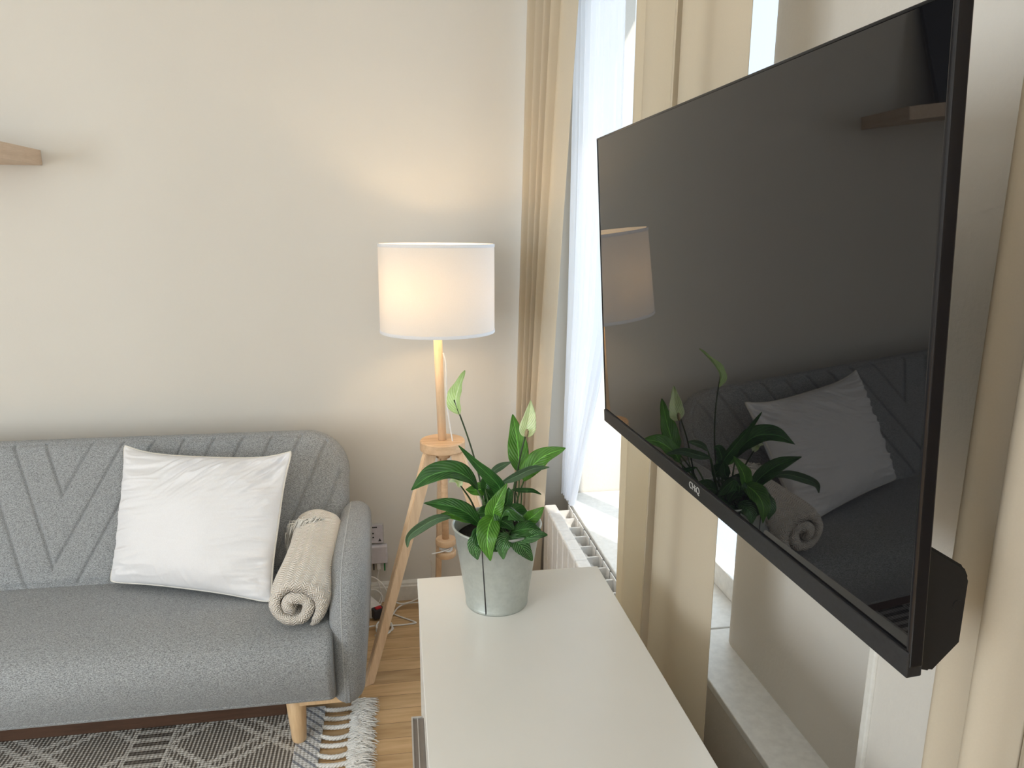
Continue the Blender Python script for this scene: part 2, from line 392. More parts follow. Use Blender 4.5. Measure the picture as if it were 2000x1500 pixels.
# window wall: parapet, lintels, piers, the shallow recess behind the television
bm = bmesh.new()
XO = 1.02
add_box(bm, (XW, 1.60, 0), (XO, YB, 0.44))                 # parapet below the tall window
add_box(bm, (XW, 1.60, 2.55), (XO, YB, 2.9))
add_box(bm, (XW, 2.66, 0.44), (XO, YB, 2.55))              # far reveal
add_box(bm, (XW+0.005, 0.87, 0), (XO, 1.60, 0.44))         # parapet below the recess
ring = []                                                   # recess back with a rounded corner towards the window
poly = [(0.82, 0.87), (0.82, 1.53)] + [(0.82+0.07-0.07*math.cos(a), 1.53+0.07*math.sin(a)) for a in [PI/2*k/8 for k in range(1, 9)]] + [(XO, 1.60), (XO, 0.87)]
fill_prism(bm, poly, 'z', 0.44, 2.9)
add_box(bm, (XW, -0.35, 0), (XO, 0.87, 2.9))                # pier, its unseen near part widened to stop the sun
for a, b in ((-1.45, -0.35), (-3.3, -1.95)):
    add_box(bm, (XW, a, 0), (XO, b, 0.44)); add_box(bm, (XW, a, 2.55), (XO, b, 2.9))
add_box(bm, (XW, -1.95, 0), (XO, -1.45, 2.9)); add_box(bm, (XW, -3.6, 0), (XO, -3.3, 2.9))
struct(from_bm('wall_right', bm, 'plaster'))
def window(n, y0, y1, z0=0.46, z1=2.55, x=0.95):
    e = empty('window_%d' % n, (x, (y0+y1)/2, z0)); struct(e)
    bm = bmesh.new(); w = 0.05
    add_box(bm, (x-0.03, y0, z0), (x+0.03, y0+w, z1), 0.004); add_box(bm, (x-0.03, y1-w, z0), (x+0.03, y1, z1), 0.004)
    add_box(bm, (x-0.03, y0, z0), (x+0.03, y1, z0+w+0.02), 0.004); add_box(bm, (x-0.03, y0, z1-w), (x+0.03, y1, z1), 0.004)
    m = (y0+y1)/2; add_box(bm, (x-0.03, m-0.035, z0), (x+0.03, m+0.035, z1), 0.004)
    from_bm('window_frame', bm, 'sill', e)
    box('pane', (x-0.003, y0+0.04, z0+0.05), (x+0.003, y1-0.04, z1-0.04), 'glass', e)
window(4, -2.9, -0.5, 0.5, 2.55, -4.25); window(1, 1.60, 2.66); window(2, -1.45, -0.35); window(3, -3.3, -1.95)  # all but the tall window are unseen, added to light the room
struct(box('trim_1', (0.645, 1.62, 0.44), (0.93, 2.655, 0.46), 'sill', None, 0.003))     # sill under the tall window
struct(box('trim_2', (0.703, 0.872, 0.44), (0.90, 1.615, 0.46), 'sill', None, 0.003))    # sill of the recess
struct(box('trim_3', (0.694, 0.860, 0.0), (0.708, 0.877, 2.9), 'trim', None, 0.004))    # upright strip at the recess
bm = bmesh.new(); fill_prism(bm, [(YB, 0), (YB-0.016, 0), (YB-0.016, 0.062), (YB-0.011, 0.066), (YB-0.011, 0.074), (YB-0.004, 0.084), (YB, 0.084)], 'x', -4.2, XW)
struct(from_bm('baseboard_back', bm, 'trim'))

# ------------------------------------------------------------------ padded panels for the sofa
def poly_dist(p, poly):
    best = 9
    for (ax, ay), (bx, by) in zip(poly, poly[1:]+poly[:1]):
        dx, dy = bx-ax, by-ay; L = dx*dx+dy*dy
        t = 0 if L == 0 else max(0, min(1, ((p[0]-ax)*dx+(p[1]-ay)*dy)/L))
        d = math.hypot(p[0]-ax-t*dx, p[1]-ay-t*dy)
        if d < best: best = d
    return best
def smoothstep(a, b, x):
    t = max(0, min(1, (x-a)/(b-a))); return t*t*(3-2*t)

# sofa
SXL, SXR = -2.10, -0.205
XC = -1.155
sofa = empty('sofa', (XC, 2.15, 0))
tag(sofa, 'grey heathered fabric sofa with chevron stitched backrest on pale wooden legs', 'sofa')
# seat: section (y,z) loop along x
sec = spline([(0, 2.30, 0.170), (0, 1.92, 0.172), (0, 1.865, 0.180), (0, 1.837, 0.205), (0, 1.80, 0.27), (0, 1.785, 0.33), (0, 1.80, 0.378), (0, 1.85, 0.405), (0, 1.95, 0.414), (0, 2.10, 0.408), (0, 2.25, 0.40), (0, 2.31, 0.38), (0, 2.32, 0.27)], 96)
def seat_f(u, v):
    k = u*(len(sec)-1); i = int(k); p = sec[i % len(sec)].lerp(sec[min(i+1, len(sec)-1)], k-i) if i < len(sec)-1 else sec[-1].copy()
    x = SXL-0.0 + (SXR-SXL)*v
    e = min(x-SXL, SXR-x); r = 0.018
    s = (1 - math.sqrt(max(0, 1-(1-min(e/r, 1))**2)))*r
    c = Vector((0, 2.06, 0.29)); d = (p-c); d = d*(1 - s/max(d.length, .01)); p = c+d
    if p.y < 1.9:                                      # stitched line near the lower front edge
        p.y += 0.0045*math.exp(-((p.z-0.203)/0.0035)**2)
    return Vector((x, p.y, p.z))
def vmap(v):  # denser rings at the ends
    return v
NV = 120
vs_ = [0, .001, .002, .004, .007, .0095] + [0.012+0.976*k/100 for k in range(101)] + [.9905, .993, .996, .998, .999, 1]
def build_rings(name, f, us, vs, mat, parent, close_u=True):
    verts = [f(u, v) for v in vs for u in us]; w = len(us); faces = []
    for j in range(len(vs)-1):
        for i in range(w if close_u else w-1):
            a = j*w+i; b = j*w+(i+1) % w; faces.append((a, b, b+w, a+w))
    faces.append(tuple(range(w))[::-1]); faces.append(tuple(range((len(vs)-1)*w, len(vs)*w)))
    me = bpy.data.meshes.new(name); me.from_pydata([tuple(p) for p in verts], [], faces)
    o = link(name, me, mat, parent, True)
    bm = bmesh.new(); bm.from_mesh(me); bmesh.ops.recalc_face_normals(bm, faces=bm.faces); bm.to_mesh(me); bm.free(); return o
seat = build_rings('seat', seat_f, [k/220 for k in range(220)], vs_, 'grey_fabric', sofa)
# backrest: plane from B0 (bottom) to B1 (top)
B0 = Vector((0, 2.265, 0.36)); B1 = Vector((0, 2.535, 0.795)); BL = (B1-B0).length; BD = (B1-B0)/BL; BN = Vector((0, -BD.z, BD.y))
bx0, bx1 = SXL-0.005, -0.185
RC = 0.15
outl = [(bx0, 0), (bx1, 0)] + [(bx1-RC+RC*math.cos(a), BL-RC+RC*math.sin(a)) for a in [PI/2*k/14 for k in range(15)]] + [(bx0+RC-RC*math.sin(a), BL-RC+RC*math.cos(a)) for a in [PI/2*k/14 for k in range(15)]]
def top_of(x):
    e = min(x-bx0, bx1-x)
    return BL if e >= RC else BL-RC+math.sqrt(max(0, RC*RC-(RC-e)**2))
def groove(x, w):
    q = BL - w; s = abs(x+1.09); g = 0
    if w < 0.05 and False: return 0
    # seams: s = hw_k + 0.43*(0 - q)  at depth q below the top;  hw_k = .08 + .112 k
    val = (s + 0.42*q - 0.085)/0.096
    k = round(val)
    if k >= 0:
        d = abs(val-k)*0.096/1.085
        g = 0.95*math.exp(-(d/0.0042)**2) + 0.22*math.exp(-(d/0.016)**2)
        puff = (1 - abs(math.cos(PI*val)))
        return g*0.008
    return 0
def back_f(u, v, side):
    # u across, v upwards
    uu = u
    x = bx0 + (bx1-bx0)*uu; w = top_of(x)*v
    d = poly_dist((x, w), outl) if (w > BL-0.2 or x < bx0+0.1 or x > bx1-0.1 or w < .06) else 0.06
    r = 0.055; h = 0.058*math.sqrt(max(0, 1-(1-min(d/r, 1))**2))
    if side > 0 and d > 0.02: h -= groove(x, w)*min(1, (d-0.02)/0.01)
    if side > 0: h -= 0.004*math.exp(-((d-0.03)/0.003)**2)
    p = B0 + BD*w + BN*h*side; return Vector((x, p.y, p.z))
def nonuni(n, a=0.02):
    out = []
    for k in range(n+1):
        out.append(k/n)
    return out
def back_panel():
    nu, nv = 620, 110
    us = sorted(set([k/nu for k in range(nu+1)] + [q/nu for q in (.1, .3, .6)] + [1-q/nu for q in (.1, .3, .6)]))
    vs = sorted(set([k/nv for k in range(nv+1)] + [1-.001, 1-.003, 1-.006, .001, .003, .006]))
    V = []; F = []; w = len(us)
    for side in (1, -1):
        o = len(V)
        V += [back_f(u, v, side) for v in vs for u in us]
        for j in range(len(vs)-1):
            for i in range(w-1):
                a = o+j*w+i; q = (a, a+1, a+1+w, a+w); F.append(q if side > 0 else q[::-1])
    me = bpy.data.meshes.new('backrest'); me.from_pydata([tuple(p) for p in V], [], F)
    bm = bmesh.new(); bm.from_mesh(me); bmesh.ops.remove_doubles(bm, verts=bm.verts, dist=1e-5); bm.to_mesh(me); bm.free()
    return link('backrest', me, 'grey_fabric', sofa, True)
back_panel()
# arms
arm_out = spline([(0, 1.915, 0.135), (0, 1.872, 0.16), (0, 1.845, 0.25), (0, 1.835, 0.36), (0, 1.845, 0.46), (0, 1.88, 0.535), (0, 1.95, 0.578), (0, 2.08, 0.592), (0, 2.25, 0.592), (0, 2.36, 0.585), (0, 2.41, 0.55), (0, 2.42, 0.40), (0, 2.41, 0.22), (0, 2.37, 0.145), (0, 2.20, 0.133), (0, 2.05, 0.131)], 90)
armpoly = [(p.y, p.z) for p in arm_out]
def make_arm(xc, sgn):
    # rings shrink from the outline towards the spine of the pad
    cy, cz = 2.13, 0.36; T = 0.052; r = 0.05
    V = []; F = []; n = len(armpoly); steps = [0, .004, .015, .035, .07, .11, .16, .22, .30, .45, .65, .85, .97]
    for side in (1, -1):
        o = len(V)
        for s in steps:
            for (y, z) in armpoly:
                yy, zz = y+(cy-y)*s, z+(cz-z)*s
                d = poly_dist((yy, zz), armpoly); h = T*math.sqrt(max(0, 1-(1-min(d/r, 1))**2))
                h *= 1 + 0.04*math.sin(z*6)
                lean = -0.020*(0.50-zz)/0.35 if zz < 0.50 else 0.0
                V.append((xc + side*h + sgn*lean*(1 if side*sgn > 0 else 0.3), yy, zz))
        for j in range(len(steps)-1):
            for i in range(n):
                a = o+j*n+i; b = o+j*n+(i+1) % n; q = (a, b, b+n, a+n); F.append(q if side > 0 else q[::-1])
        F.append(tuple(range(o+(len(steps)-1)*n, o+len(steps)*n)))
    me = bpy.data.meshes.new('armrest'); me.from_pydata(V, [], F)
    bm = bmesh.new(); bm.from_mesh(me); bmesh.ops.remove_doubles(bm, verts=bm.verts, dist=1e-5); bmesh.ops.recalc_face_normals(bm, faces=bm.faces); bm.to_mesh(me); bm.free()
    a = link('armrest', me, 'grey_fabric', sofa, True)
    # piping seam a little in from the edge, on the inner side
    pp = []
    for (y, z) in armpoly:
        s = 0.010; yy, zz = y+(cy-y)*s, z+(cz-z)*s
        d = poly_dist((yy, zz), armpoly); h = T*math.sqrt(max(0, 1-(1-min(d/r, 1))**2))
        pp.append((xc - sgn*h*0.96, yy, zz))
    pp = [p for p in pp if p[2] > 0.16][0:]
    k0 = max(range(len(pp)), key=lambda k: (Vector(pp[k])-Vector(pp[k-1])).length)
    pp = pp[k0:]+pp[:k0]
    bm = bmesh.new(); add_tube(bm, pp, 0.0022, 6); from_bm('piping', bm, 'seam', a, True)
make_arm(-0.162, 1); make_arm(2*XC+0.162, -1)
def sofa_leg(x, y, z0=0.0, sx=0.0):
    bm = bmesh.new(); add_tube(bm, [(x+sx, y, 0.165), (x+sx*0.6, y, 0.12), (x, y, z0+0.004), (x, y, z0)], [0.029, 0.0275, 0.021, 0.019], 24); from_bm('leg', bm, 'legwood', sofa, True)
RUGT = 0.013
for x in (-0.325, 2*XC+0.325):
    sofa_leg(x, 1.925, RUGT, -0.004 if x > XC else 0.004); sofa_leg(x, 2.36)
for x0, x1 in ((-0.335, -0.160), (2*XC+0.160, 2*XC+0.335)): box('frame_rail', (x0, 1.90, 0.140), (x1, 1.945, 0.168), 'legwood', sofa, 0.003)
box('storage_base', (2*XC+0.37, 2.00, 0.045), (-0.37, 2.34, 0.170), 'darkwood', sofa, 0.003)

# ------------------------------------------------------------------ pillow
def pillow():
    def ridge(along, across, f, seed):
        n = noise.noise(Vector((along*1.3, across*f, seed))) + 0.5*noise.noise(Vector((along*1.9, across*f*2.1, seed+3)))
        return 0.35 - abs(n)**0.8*1.3
    BLc, BRc, TLc, TRc = Vector((-0.912, 2.195, 0.423)), Vector((-0.388, 2.005, 0.412)), Vector((-0.905, 2.41, 0.812)), Vector((-0.338, 2.265, 0.812))
    N = (BRc-BLc).cross(TLc-BLc).normalized()
    if N.y > 0: N = -N
    def f(u, v, side):
        # pinch: edges bow inwards between the corners
        a, b = u*2-1, v*2-1
        m = max(abs(a), abs(b)); k = min(abs(a), abs(b))
        rnd = 1 - 0.045*(k**10)                      # rounded ears
        pu = a*rnd*(1-0.075*(1-abs(b)**4)); pv = b*rnd*(1-0.04*(1-abs(a)**4))
        if b > 0: pv -= b*(0.10*(1-abs(a)**5) + 0.03*(1-a*a))
        if b < 0: pv += 0.03*abs(b)*(1-a*a)
        s, t = (pu+1)/2, (pv+1)/2
        p = BLc*(1-s)*(1-t) + BRc*s*(1-t) + TLc*(1-s)*t + TRc*s*t
        e = max(0, (1-a*a))*max(0, (1-b*b))
        h = 0.098*(e**0.52) if e > 0 else 0
        ed = min(1-abs(a), 1-abs(b))
        # wrinkles radiating from the edges and fanning from the upper corners
        w = 0
        if ed > 0.01:
            k1 = math.exp(-((1-b)/0.50)**1.5)*smoothstep(-0.75, 0.0, a); k2 = math.exp(-((1-abs(a))/0.38)**1.3); k3 = math.exp(-((1+b)/0.22))
            w += 0.0300*k1*ridge(0.9*a+0.75*b, 1.5*(0.80*a-0.62*b), 5.2, 1)
            w += 0.0200*k2*ridge(a*1.1+0.3*b, b-0.22*a, 6.5, 5)
            w += 0.0090*k3*ridge(b*1.2, a+0.25*b, 6.0, 9)
            w += 0.014*noise.noise(Vector((a*2.1, b*2.1, 3)))
            w *= min(1, ed/0.12)
        return p + N*side*(h + (w if side > 0 else 0))
    n = 150; V = []; F = []
    def ez(k): t = k/n; return 0.5-0.5*math.cos(PI*t) if False else t
    for side in (1, -1):
        o = len(V)
        us = sorted(set([k/n for k in range(n+1)]+[.002, .004, .996, .998]))
        w = len(us)
        V += [f(u, v, side) for v in us for u in us]
        for j in range(w-1):
            for i in range(w-1):
                a = o+j*w+i; q = (a, a+1, a+1+w, a+w); F.append(q if side > 0 else q[::-1])
    me = bpy.data.meshes.new('pillow'); me.from_pydata([tuple(p) for p in V], [], F)
    bm = bmesh.new(); bm.from_mesh(me); bmesh.ops.remove_doubles(bm, verts=bm.verts, dist=1e-5); bmesh.ops.recalc_face_normals(bm, faces=bm.faces); bm.to_mesh(me); bm.free()
    e = empty('pillow', (-0.63, 2.15, 0.42)); tag(e, 'plump white cotton pillow with cream piping leaning on the grey sofa back', 'pillow')
    link('pillow_case', me, 'cotton', e, True)
    edge = [f(k/40, 0, 1) for k in range(40)] + [f(1, k/30, 1) for k in range(30)] + [f(1-k/40, 1, 1) for k in range(40)] + [f(0, 1-k/30, 1) for k in range(31)]
    bm = bmesh.new(); add_tube(bm, edge, 0.0035, 6); from_bm('piping', bm, 'piping', e, True)
pillow()

# ------------------------------------------------------------------ rolled blanket
def blanket():
    A = Vector((-0.303, 1.850, 0.487)); B = Vector((-0.284, 2.275, 0.545))
    ax = (B-A).normalized(); side = Vector((1, 0, 0)); side = (side-ax*side.dot(ax)).normalized(); up = side.cross(ax)
    if up.z < 0: up = -up
    root = empty('rolled_blanket', (-0.29, 2.1, 0.41)); tag(root, 'cream herringbone blanket rolled up with fringe, lying between pillow and armrest', 'blanket')
    L = (B-A).length
    # spiral ribbon: centre line radius grows by P per turn
    R0, P, turns, T = 0.012, 0.0375, 1.90, 0.0320
    n = 130; cl = []
    for i in range(n+1):
        th = turns*2*PI*i/n; r = R0 + P*th/(2*PI)
        sq = 1.0 + 0.085*math.sin(2*th+0.6)*math.exp(-th/9); r *= 1 + 0.06*math.sin(3*th+1)*math.exp(-th/8)
        cl.append((r*math.cos(-th+4.6)*0.99*sq, r*math.sin(-th+4.6)*1.03/sq, th))
    loop = []; arc = []
    s = 0
    for i in range(n+1):
        x0, y0, _ = cl[max(i-1, 0)]; x1, y1, _ = cl[min(i+1, n)]; l = math.hypot(x1-x0, y1-y0); nx, ny = -(y1-y0)/l, (x1-x0)/l
        if i: s += math.hypot(cl[i][0]-cl[i-1][0], cl[i][1]-cl[i-1][1])
        wob = 1+0.22*noise.noise(Vector((s*26, 0, 2)))
        ta = T/2*wob*min(1, 0.35+i/4)*min(1, 0.3+(n-i)/5)
        loop.append((cl[i][0]+nx*ta, cl[i][1]+ny*ta, s, 1)); arc.append((cl[i][0]-nx*ta, cl[i][1]-ny*ta, s, -1))
    sec = loop + arc[::-1]
    m = len(sec); stn = 60; V = []; F = []; UV = []
    for j in range(stn+1):
        t = j/stn
        for (x, y, s_, sd) in sec:
            r = math.hypot(x, y)
            # soft rounded ends: outer turns recede, inner ones stand out a touch
            c = 0.006*math.exp(-t*14); e = t*L
            if t < 0.1: e += 0.012*(r/0.08)**3*(1-t/0.1)**2
            if t > 0.9: e -= 0.03*(r/0.08)**3*((t-0.9)/0.1)**2
            fl = 1 + 0.05*noise.noise(Vector((x*20, y*20, t*4))) - 0.10*smoothstep(0.0, 0.09, 0.09-min(t, 0.09))*0.6 - 0.07*t
            fl *= 1 - 0.16*smoothstep(0.90, 1.0, t)*(r/0.08)
            yy = y*fl; 
            if yy < -0.078: yy = -0.078 + (yy+0.078)*0.3
            V.append(A + ax*(e-c) + side*(x*fl) + up*yy + Vector((0.010*math.sin(t*3), 0, 0.004*math.sin(t*7))))
            UV.append((s_, t*L))
    for j in range(stn):
        for i in range(m):
            a, b = j*m+i, j*m+(i+1) % m; F.append((a, b, b+m, a+m))
    h = len(loop)
    for j, rev in ((0, True), (stn, False)):
        o = j*m
        for i in range(h-1):
            q = (o+i, o+i+1, o+m-2-i, o+m-1-i); F.append(q if not rev else q[::-1])
    me = bpy.data.meshes.new('blanket_roll'); me.from_pydata([tuple(p) for p in V], [], F)
    ul = me.uv_layers.new(name='UVMap')
    for lp in me.loops: ul.data[lp.index].uv = UV[lp.vertex_index]
    for pf_ in me.polygons[-2*(h-1):]:
        for li in pf_.loop_indices:
            vi = me.loops[li].vertex_index % m; ul.data[li].uv = (sec[vi][2], 0.0165*sec[vi][3])
    bm = bmesh.new(); bm.from_mesh(me); bmesh.ops.recalc_face_normals(bm, faces=bm.faces); bm.to_mesh(me); bm.free()
    link('blanket_roll', me, 'blanket', root, True)
    # hem band and fringe wrapped around the far end
    RO = 0.083
    def reach(a):
        best = 0.05
        for (x, y, s_, sd) in sec:
            if abs((math.atan2(y, x)-a+PI) % (2*PI)-PI) < 0.12: best = max(best, math.hypot(x, y))
        return best
    RT = {}
    def ringp(a, t, r):
        k = round(a, 2)
        if k not in RT: RT[k] = sum(reach(a+d) for d in (-0.2, 0, 0.2))/3
        q = RT[k]*0.955*r/RO
        return A + ax*(t*L) + side*(math.cos(a)*q) + up*(math.sin(a)*q) + Vector((0.010*math.sin(t*3), 0, 0.004*math.sin(t*7)))
    bm = bmesh.new()
    add_tube(bm, [ringp(a, 0.80+0.03*math.sin(a*3), RO*0.96) for a in [0.45+k*0.12 for k in range(24)]], 0.0034, 8); from_bm('hem', bm, 'blanket', root, True)
    bm = bmesh.new(); rnd = random.Random(3)
    for k in range(150):
        a = 1.15 + k*0.0150 + rnd.uniform(-.02, .02); t0 = 0.80+0.03*math.sin(a*3)
        p0 = ringp(a, t0, RO); dd = (ringp(a+0.3, t0, RO)-p0).normalized()
        ln = rnd.uniform(0.020, 0.042)*(1.35 if a > 2.2 else 1.0); out = (p0-(A+ax*(t0*L))).normalized()
        sag = Vector((0, 0, -1))
        p1 = p0 + ax*(-ln*0.5)*rnd.uniform(-0.3, 1) + out*rnd.uniform(0.004, 0.016)*(1.5 if a > 2.2 else 0.8) + dd*ln*0.35; p2 = p1 + dd*ln*0.4 + sag*ln*0.5 + Vector((rnd.uniform(-.004, .004), -0.004, 0)) 
        add_tube(bm, [p0, p1, p2], [0.0017, 0.0015, 0.0010], 5)
    o = from_bm('fringe', bm, 'piping', root, True); o['kind'] = 'stuff'
blanket()

# ------------------------------------------------------------------ rug
rug = empty('rug', (-1.2, 1.5, 0)); tag(rug, 'woven rug with grey and cream diamonds and knotted white fringe under the sofa', 'rug')
RX1, RY1 = -0.262, 2.075
bm = bmesh.new(); add_box(bm, (-2.25, 0.75, 0.0005), (RX1, RY1, RUGT-0.001), 0.005, 3); from_bm('rug_body', bm, 'rug', rug)
def braid(y):
    bm = bmesh.new(); rnd = random.Random(int(y*1000)); n = 30
    bend = rnd.uniform(-0.006, 0.006)
    for ph in (0, 2*PI/3, 4*PI/3):
        pts = []
        for k in range(n+1):
            t = k/n; x = RX1-0.004+0.098*t; a = ph+t*9*PI/1.4
            pts.append((x, y+0.0035*math.sin(a)+bend*math.sin(t*PI)-0.012*math.sin(t*PI)+rnd.uniform(-.0003, .0003), 0.0075+0.003*math.cos(a)))
        add_tube(bm, pts, 0.0042, 7)
    from_bm('braided_cord', bm, 'rugcord', rug, True)
ys = [RY1-0.018-0.0405*k for k in range(32)]
for y in ys: braid(y)
bm = bmesh.new(); rnd = random.Random(8)
for k in range(2600):
    y = RY1+0.012-1.33*(k/2600)+rnd.uniform(-.006, .006); x0 = RX1+0.088+rnd.uniform(-0.01, 0.022)
    ln = rnd.uniform(0.035, 0.062); dy = rnd.uniform(-.016, .016); z0 = rnd.uniform(0.006, 0.017)
    p0 = (x0, y, z0*0.7); p1 = (x0+ln*0.4, y+dy*0.3, z0+rnd.uniform(0, 0.005)); p2 = (x0+ln*0.8, y+dy*0.8+rnd.uniform(-.004, .004), z0*0.7); p3 = (x0+ln, y+dy*1.2, max(0.003, z0*0.3))
    add_tube(bm, [p0, p1, p2, p3], [0.0020, 0.0024, 0.0019, 0.0008], 4, False)
o = from_bm('fringe_tassels', bm, 'rugcord', rug, True); o['kind'] = 'stuff'

# ------------------------------------------------------------------ floor lamp
LX, LY = 0.138, 2.35
fl = empty('floor_lamp', (LX, LY, 0)); tag(fl, 'wooden tripod floor lamp with white drum shade beside the sofa', 'floor lamp')
bm = bmesh.new()
for k in range(3):
    a = math.radians(212+120*k); rd = Vector((math.cos(a), math.sin(a), 0)); tn = Vector((-math.sin(a), math.cos(a), 0))
    top_r, bot_r = 0.052, 0.320; zt = 0.762; w0, w1 = 0.050, 0.034; th = 0.020
    b2 = bmesh.new(); V = []
    for z, rc, w in ((0, bot_r, w1), (zt, top_r, w0)):
        for sr in (-1, 1):
            for st in (-1, 1): V.append(b2.verts.new(Vector((LX, LY, z)) + rd*(rc+sr*w/2) + tn*(st*th/2)))
    for q in ((0, 1, 3, 2), (4, 6, 7, 5), (0, 4, 5, 1), (2, 3, 7, 6), (0, 2, 6, 4), (1, 5, 7, 3)): b2.faces.new([V[i] for i in q])
    bmesh.ops.bevel(b2, geom=list(b2.edges), offset=0.002, segments=2, affect='EDGES')
    from_bm('leg', b2, 'oak', fl)
bm.free()
autosmooth(lathe('disc', [(0, -0.018), (0.073, -0.018), (0.077, -0.014), (0.077, 0.014), (0.074, 0.018), (0, 0.018)], (LX, LY, 0.779), 'oakh', fl, 64))
tube('pole', [(LX-0.012, LY, 1.20), (LX, LY, 0.78)], 0.0145, 'oak', fl, sides=24)
tube('lower_pole', [(LX+0.002, LY, 0.77), (LX+0.006, LY, 0.42)], 0.0125, 'oakh', fl, sides=24)
lathe('collar', [(0, 0), (0.024, 0), (0.024, 0.022), (0, 0.022)], (LX+0.002, LY, 0.735), 'oakh', fl, 32)
for z in (0.412, 0.368): autosmooth(lathe('cable_spool', [(0, 0), (0.034, 0), (0.036, 0.003), (0.036, 0.019), (0.034, 0.022), (0, 0.022)], (LX+0.006, LY, z), 'oakh', fl, 40))
lathe('spool_core', [(0.018, 0), (0.018, 0.03)], (LX+0.006, LY, 0.386), 'oakh', fl, 24)
SX = LX-0.010
sh = empty('shade_tmp', (0, 0, 0)); bpy.data.objects.remove(sh)
R1, R2 = 0.187, 0.188; z0, z1 = 1.170, 1.456
lshade = lathe('lamp_shade', [(R2, 0), (R1, z1-z0), (R1-0.002, z1-z0), (R2-0.002, 0)], (SX, LY, z0), 'shade', fl, 96, True); autosmooth(lshade)
for z, r in ((0.0, R2), (z1-z0-0.010, R1)):
    autosmooth(lathe('shade_trim', [(r+0.0006, 0), (r+0.0012, 0.001), (r+0.0012, 0.009), (r+0.0006, 0.010), (r-0.003, 0.010), (r-0.003, 0)], (SX, LY, z0+z), 'cotton', lshade, 96, True))
bm = bmesh.new()
for k in range(3):
    a = 2*PI*k/3+0.4; add_tube(bm, [(SX, LY, 1.215), (SX+(R2-.003)*math.cos(a), LY+(R2-.003)*math.sin(a), 1.19)], 0.0018, 6)
add_lathe(bm, [(0.016, 0), (0.016, 0.006)], (SX, LY, 1.212), 24); from_bm('shade_spider', bm, 'white_plastic', fl)
lathe('bulb_socket', [(0, 0), (0.019, 0), (0.019, 0.055), (0, 0.055)], (SX, LY, 1.20), 'white_plastic', fl, 24)
lathe('light_bulb', [(0.012, 0), (0.014, 0.012), (0.028, 0.04), (0.030, 0.055), (0.024, 0.075), (0.010, 0.086), (0, 0.088)], (SX, LY, 1.255), 'bulb', fl, 24)
pl = lamp('bulb_light', 'POINT', (SX-0.055, LY-0.06, 1.32), 2.0, (1, 0.70, 0.38), shadow_soft_size=0.03)
pl.parent = fl; pl.matrix_parent_inverse = fl.matrix_world.inverted()
tube('power_cord', [(LX+0.006, LY-0.012, 1.10), (LX+0.014, LY-0.014, 1.06), (LX+0.014, LY-0.014, 0.98), (LX+0.018, LY-0.016, 0.90), (LX+0.032, LY-0.02, 0.802), (LX+0.034, LY-0.02, 0.797)], 0.0024, 'cable', fl, 30)
bm = bmesh.new()
for k in range(4):
    add_tube(bm, [(LX+0.006+0.022*math.cos(a), LY+0.022*math.sin(a), 0.394+k*0.0045+0.003*math.sin(a*2+k)) for a in [2*PI*i/28 for i in range(29)]], 0.0023, 6)
add_tube(bm, spline([(LX+0.02, LY-0.022, 0.405), (LX-0.01, LY-0.03, 0.398), (LX-0.045, LY-0.03, 0.392)], 10), 0.0023, 6)
from_bm('coiled_cord', bm, 'cable', fl, True)

# ------------------------------------------------------------------ sideboard
TX0, TX1, TY0, TY1, TZ = 0.026, 0.446, -0.28, 1.492, 0.73
sb = empty('sideboard', (0.236, 0.6, 0)); tag(sb, 'long white sideboard with grey doors under the wall television', 'sideboard')
box('top', (TX0, TY0, TZ-0.02), (TX1, TY1, TZ), 'tabletop', sb, 0.0012, 2)
bm = bmesh.new()
add_box(bm, (TX0+0.002, TY1-0.022, 0.10), (TX1-0.002, TY1-0.002, TZ-0.0205)); add_box(bm, (TX0+0.002, TY0+0.002, 0.10), (TX1-0.002, TY0+0.022, TZ-0.0205))
add_box(bm, (TX0+0.02, TY0+0.022, 0.10), (TX1-0.002, TY1-0.022, 0.12)); add_box(bm, (TX1-0.012, TY0+0.022, 0.12), (TX1-0.004, TY1-0.022, TZ-0.0205))
for y in (1.035, 0.45): add_box(bm, (TX0+0.02, y-0.009, 0.12), (TX1-0.012, y+0.009, TZ-0.0205))
add_box(bm, (TX0+0.03, 1.05, 0.42), (TX1-0.012, TY1-0.022, 0.438))
from_bm('body', bm, 'tableside', sb)
box('edge_band', (TX0+0.001, TY0+0.002, TZ-0.03), (TX0+0.004, TY1-0.003, TZ-0.0205), 'edge', sb)  # darker taupe strip along the front, below the top
for y0, y1 in ((0.455, 1.048), (-0.275, 0.448)):
    d = box('door', (0.004, y0, 0.105), (0.0235, y1, TZ-0.022), 'greydoor', sb, 0.001)
    bm = bmesh.new(); add_box(bm, (0.003, y0-0.001, TZ-0.0225), (0.0055, y1+0.001, TZ-0.0195)); add_box(bm, (0.0055, y1-0.003, TZ-0.0225), (0.0215, y1+0.001, TZ-0.0195)); add_box(bm, (0.0125, y0, TZ-0.0225), (0.0140, y1-0.003, TZ-0.0205)); from_bm('door_edge', bm, 'doorframe', d)
for x in (0.06, 0.41):
    for y in (-0.22, 0.6, 1.42): 
        bm = bmesh.new(); add_tube(bm, [(x, y, 0.10), (x, y, 0)], [0.022, 0.016], 16); from_bm('leg', bm, 'doorframe', sb, True)

